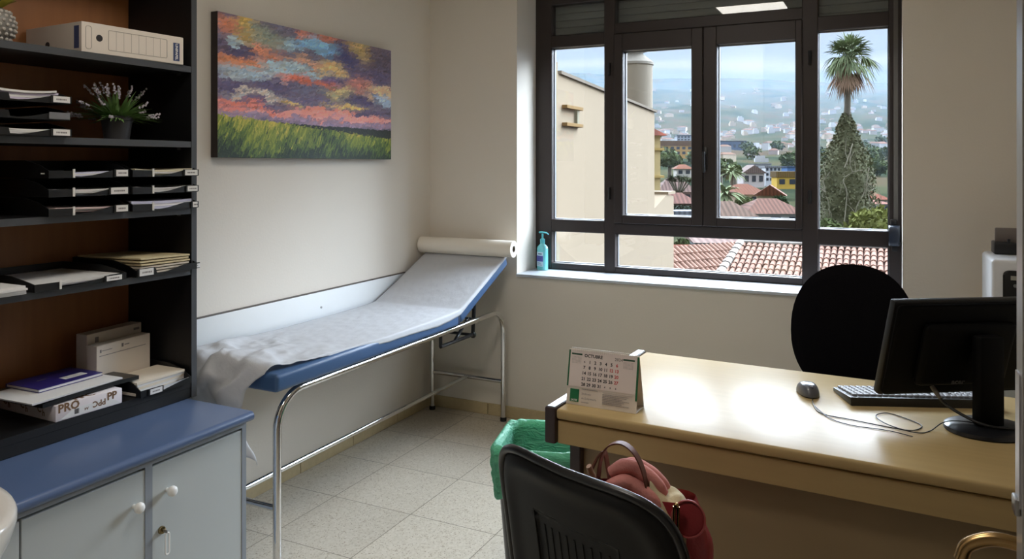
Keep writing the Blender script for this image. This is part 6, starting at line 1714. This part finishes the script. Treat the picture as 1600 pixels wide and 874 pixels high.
def fan(mb, base, dirv, L_, blades, spread, droop, w):
    dirv = dirv.normalized(); side = dirv.cross(Vector((0, 0, 1)))
    if side.length < 0.05: side = Vector((1, 0, 0))
    side.normalize(); hub = base + dirv * L_ * 0.45 + Vector((0, 0, -droop * 0.12))
    mb.tube([base, hub], 0.02, n=5)
    for k in range(blades):
        t = (k / (blades - 1) - 0.5) * spread; v = (dirv * math.cos(t) + side * math.sin(t))
        leafblade(mb, hub, hub + v * L_ * 0.55 * (1 - 0.15 * abs(t)), w, n=4, droop=droop * (0.5 + 0.7 * random.random()))
for k in range(54):
    a = random.uniform(0, 2 * PI); el = random.uniform(-0.35, 1.35); mb = MB()
    dv_ = Vector((math.cos(a) * math.cos(el), math.sin(a) * math.cos(el), math.sin(el)))
    fan(mb, top + Vector((0, 0, random.uniform(0.0, 0.5))), dv_, random.uniform(1.35, 1.85), 13, 2.3, 0.35 + 0.5 * (el < 0.3), 0.085); mb.done('frond', M_LEAF4, palm, False)
for k in range(26):
    a = random.uniform(0, 2 * PI); el = random.uniform(-1.25, -0.45); mb = MB()
    dv_ = Vector((math.cos(a) * math.cos(el), math.sin(a) * math.cos(el), math.sin(el)))
    fan(mb, top + Vector((0, 0, random.uniform(-0.25, 0.25))), dv_, random.uniform(1.1, 1.7), 10, 1.3, 0.7, 0.06); mb.done('dry_frond', M_LEAF3, palm, False)

# --- valley haze
HM = bpy.data.materials.new('valley_haze'); HM.use_nodes = True; nt = HM.node_tree; nt.nodes.remove(nt.nodes['Principled BSDF'])
vs2 = nt.nodes.new('ShaderNodeVolumeScatter'); vs2.inputs['Color'].default_value = HAZE_C; vs2.inputs['Density'].default_value = HAZE_D; vs2.inputs['Anisotropy'].default_value = 0.0
nt.links.new(vs2.outputs[0], nt.nodes['Material Output'].inputs['Volume'])
mb = MB(); mb.box(-1900, 1500, 90, 2700, -60, 150); hz_ = mb.done('valley_haze', HM, None, False); tag(hz_, 'pale blue haze filling the valley before the mountain', 'haze', kind='stuff')
# ------------------------------------------------------------------ camera, world, light
cam = bpy.data.cameras.new('camera'); co = bpy.data.objects.new('camera', cam); COL.objects.link(co)
co.location = (0, 0, H); co.rotation_euler = (PI / 2, 0, TH)
cam.sensor_width = 36; cam.lens = FPX / 1600 * 36; cam.shift_y = -(437 - 258) / 1600; cam.clip_start = 0.02; cam.clip_end = 6000
SC.camera = co

wd = bpy.data.worlds.new('overcast_sky'); SC.world = wd; wd.use_nodes = True
nt = wd.node_tree; L = nt.links.new; bg = nt.nodes['Background']
tc = nt.nodes.new('ShaderNodeTexCoord'); sp = nt.nodes.new('ShaderNodeSeparateXYZ'); L(tc.outputs['Generated'], sp.inputs[0])
mp = nt.nodes.new('ShaderNodeMapping'); mp.inputs['Scale'].default_value = (4.0, 4.0, 22.0); L(tc.outputs['Generated'], mp.inputs[0])
n1 = nt.nodes.new('ShaderNodeTexNoise'); n1.inputs['Scale'].default_value = 1.0; n1.inputs['Detail'].default_value = 6; n1.inputs['Distortion'].default_value = 0.4; L(mp.outputs[0], n1.inputs['Vector'])
def MT(op, a, b=None):
    n = nt.nodes.new('ShaderNodeMath'); n.operation = op
    for i, x in enumerate((a, b)):
        if x is None: continue
        if isinstance(x, (int, float)): n.inputs[i].default_value = x
        else: L(x, n.inputs[i])
    return n.outputs[0]
zj = MT('ADD', sp.outputs[2], MT('MULTIPLY', MT('SUBTRACT', n1.outputs[0], 0.5), 0.05))
rp = nt.nodes.new('ShaderNodeValToRGB'); L(zj, rp.inputs[0]); cr = rp.color_ramp; cr.interpolation = 'EASE'
stops = [(0.0, (0.52, 0.62, 0.76)), (0.100, (0.56, 0.68, 0.84)), (0.113, (0.62, 0.74, 0.88)), (0.124, (1.0, 1.02, 1.04)), (0.136, (0.74, 0.82, 0.94)), (0.155, (0.80, 0.87, 0.98)), (0.178, (1.0, 1.02, 1.05)), (0.24, (0.84, 0.93, 1.08))]
cr.elements[0].position, cr.elements[0].color = stops[0][0], stops[0][1] + (1,)
cr.elements[1].position, cr.elements[1].color = stops[-1][0], stops[-1][1] + (1,)
for p, c in stops[1:-1]: e = cr.elements.new(p); e.color = c + (1,)
# added sky glow high up and off to the right to light the room
def MR(src, a, b, c, d):
    m = nt.nodes.new('ShaderNodeMapRange'); m.interpolation_type = 'SMOOTHSTEP'; L(src, m.inputs[0])
    for i, v in enumerate((a, b, c, d)): m.inputs[i + 1].default_value = v
    return m.outputs[0]
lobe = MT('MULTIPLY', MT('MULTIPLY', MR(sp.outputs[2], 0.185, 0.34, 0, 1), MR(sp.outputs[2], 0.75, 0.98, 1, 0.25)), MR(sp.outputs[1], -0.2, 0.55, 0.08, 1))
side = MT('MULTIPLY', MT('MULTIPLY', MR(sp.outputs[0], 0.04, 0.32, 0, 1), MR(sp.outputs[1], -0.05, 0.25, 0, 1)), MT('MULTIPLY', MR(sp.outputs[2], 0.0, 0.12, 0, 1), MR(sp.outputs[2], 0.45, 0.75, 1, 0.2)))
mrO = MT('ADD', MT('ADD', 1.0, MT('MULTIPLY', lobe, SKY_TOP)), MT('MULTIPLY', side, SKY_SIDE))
# the added sky glow is slightly blue
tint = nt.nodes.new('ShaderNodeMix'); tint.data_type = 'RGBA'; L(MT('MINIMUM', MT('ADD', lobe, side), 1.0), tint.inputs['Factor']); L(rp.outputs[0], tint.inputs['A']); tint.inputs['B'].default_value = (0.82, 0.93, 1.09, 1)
low = nt.nodes.new('ShaderNodeMapRange'); L(sp.outputs[2], low.inputs[0]); low.inputs[1].default_value = -0.06; low.inputs[2].default_value = -0.01; low.inputs[3].default_value = 0.25; low.inputs[4].default_value = 1.0
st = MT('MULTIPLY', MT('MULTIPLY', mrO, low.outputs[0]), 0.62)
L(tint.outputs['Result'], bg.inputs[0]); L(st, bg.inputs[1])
try: wd.cycles.sampling_method = 'AUTOMATIC'
except Exception: pass

pl = bpy.data.lights.new('window_portal', 'AREA'); pl.shape = 'RECTANGLE'; pl.size = 1.95; pl.size_y = 1.65; pl.cycles.is_portal = True
po = bpy.data.objects.new('window_portal', pl); COL.objects.link(po); po.location = (-0.93, YG + 0.12, 1.67); po.rotation_euler = (-PI / 2, 0, 0)

vs_ = SC.view_settings; vs_.view_transform = 'Standard'; vs_.look = 'None'; vs_.gamma = 1.0; vs_.exposure = EXPO
try: vs_.use_curve_mapping = False
except Exception: pass
cy = SC.cycles
cy.max_bounces = 10; cy.diffuse_bounces = 6; cy.glossy_bounces = 4; cy.transmission_bounces = 6; cy.transparent_max_bounces = 12; cy.volume_bounces = 0
cy.sample_clamp_indirect = 8.0; cy.caustics_reflective = False; cy.caustics_refractive = False
for o in COL.objects:
    if '_w' in o: del o['_w']
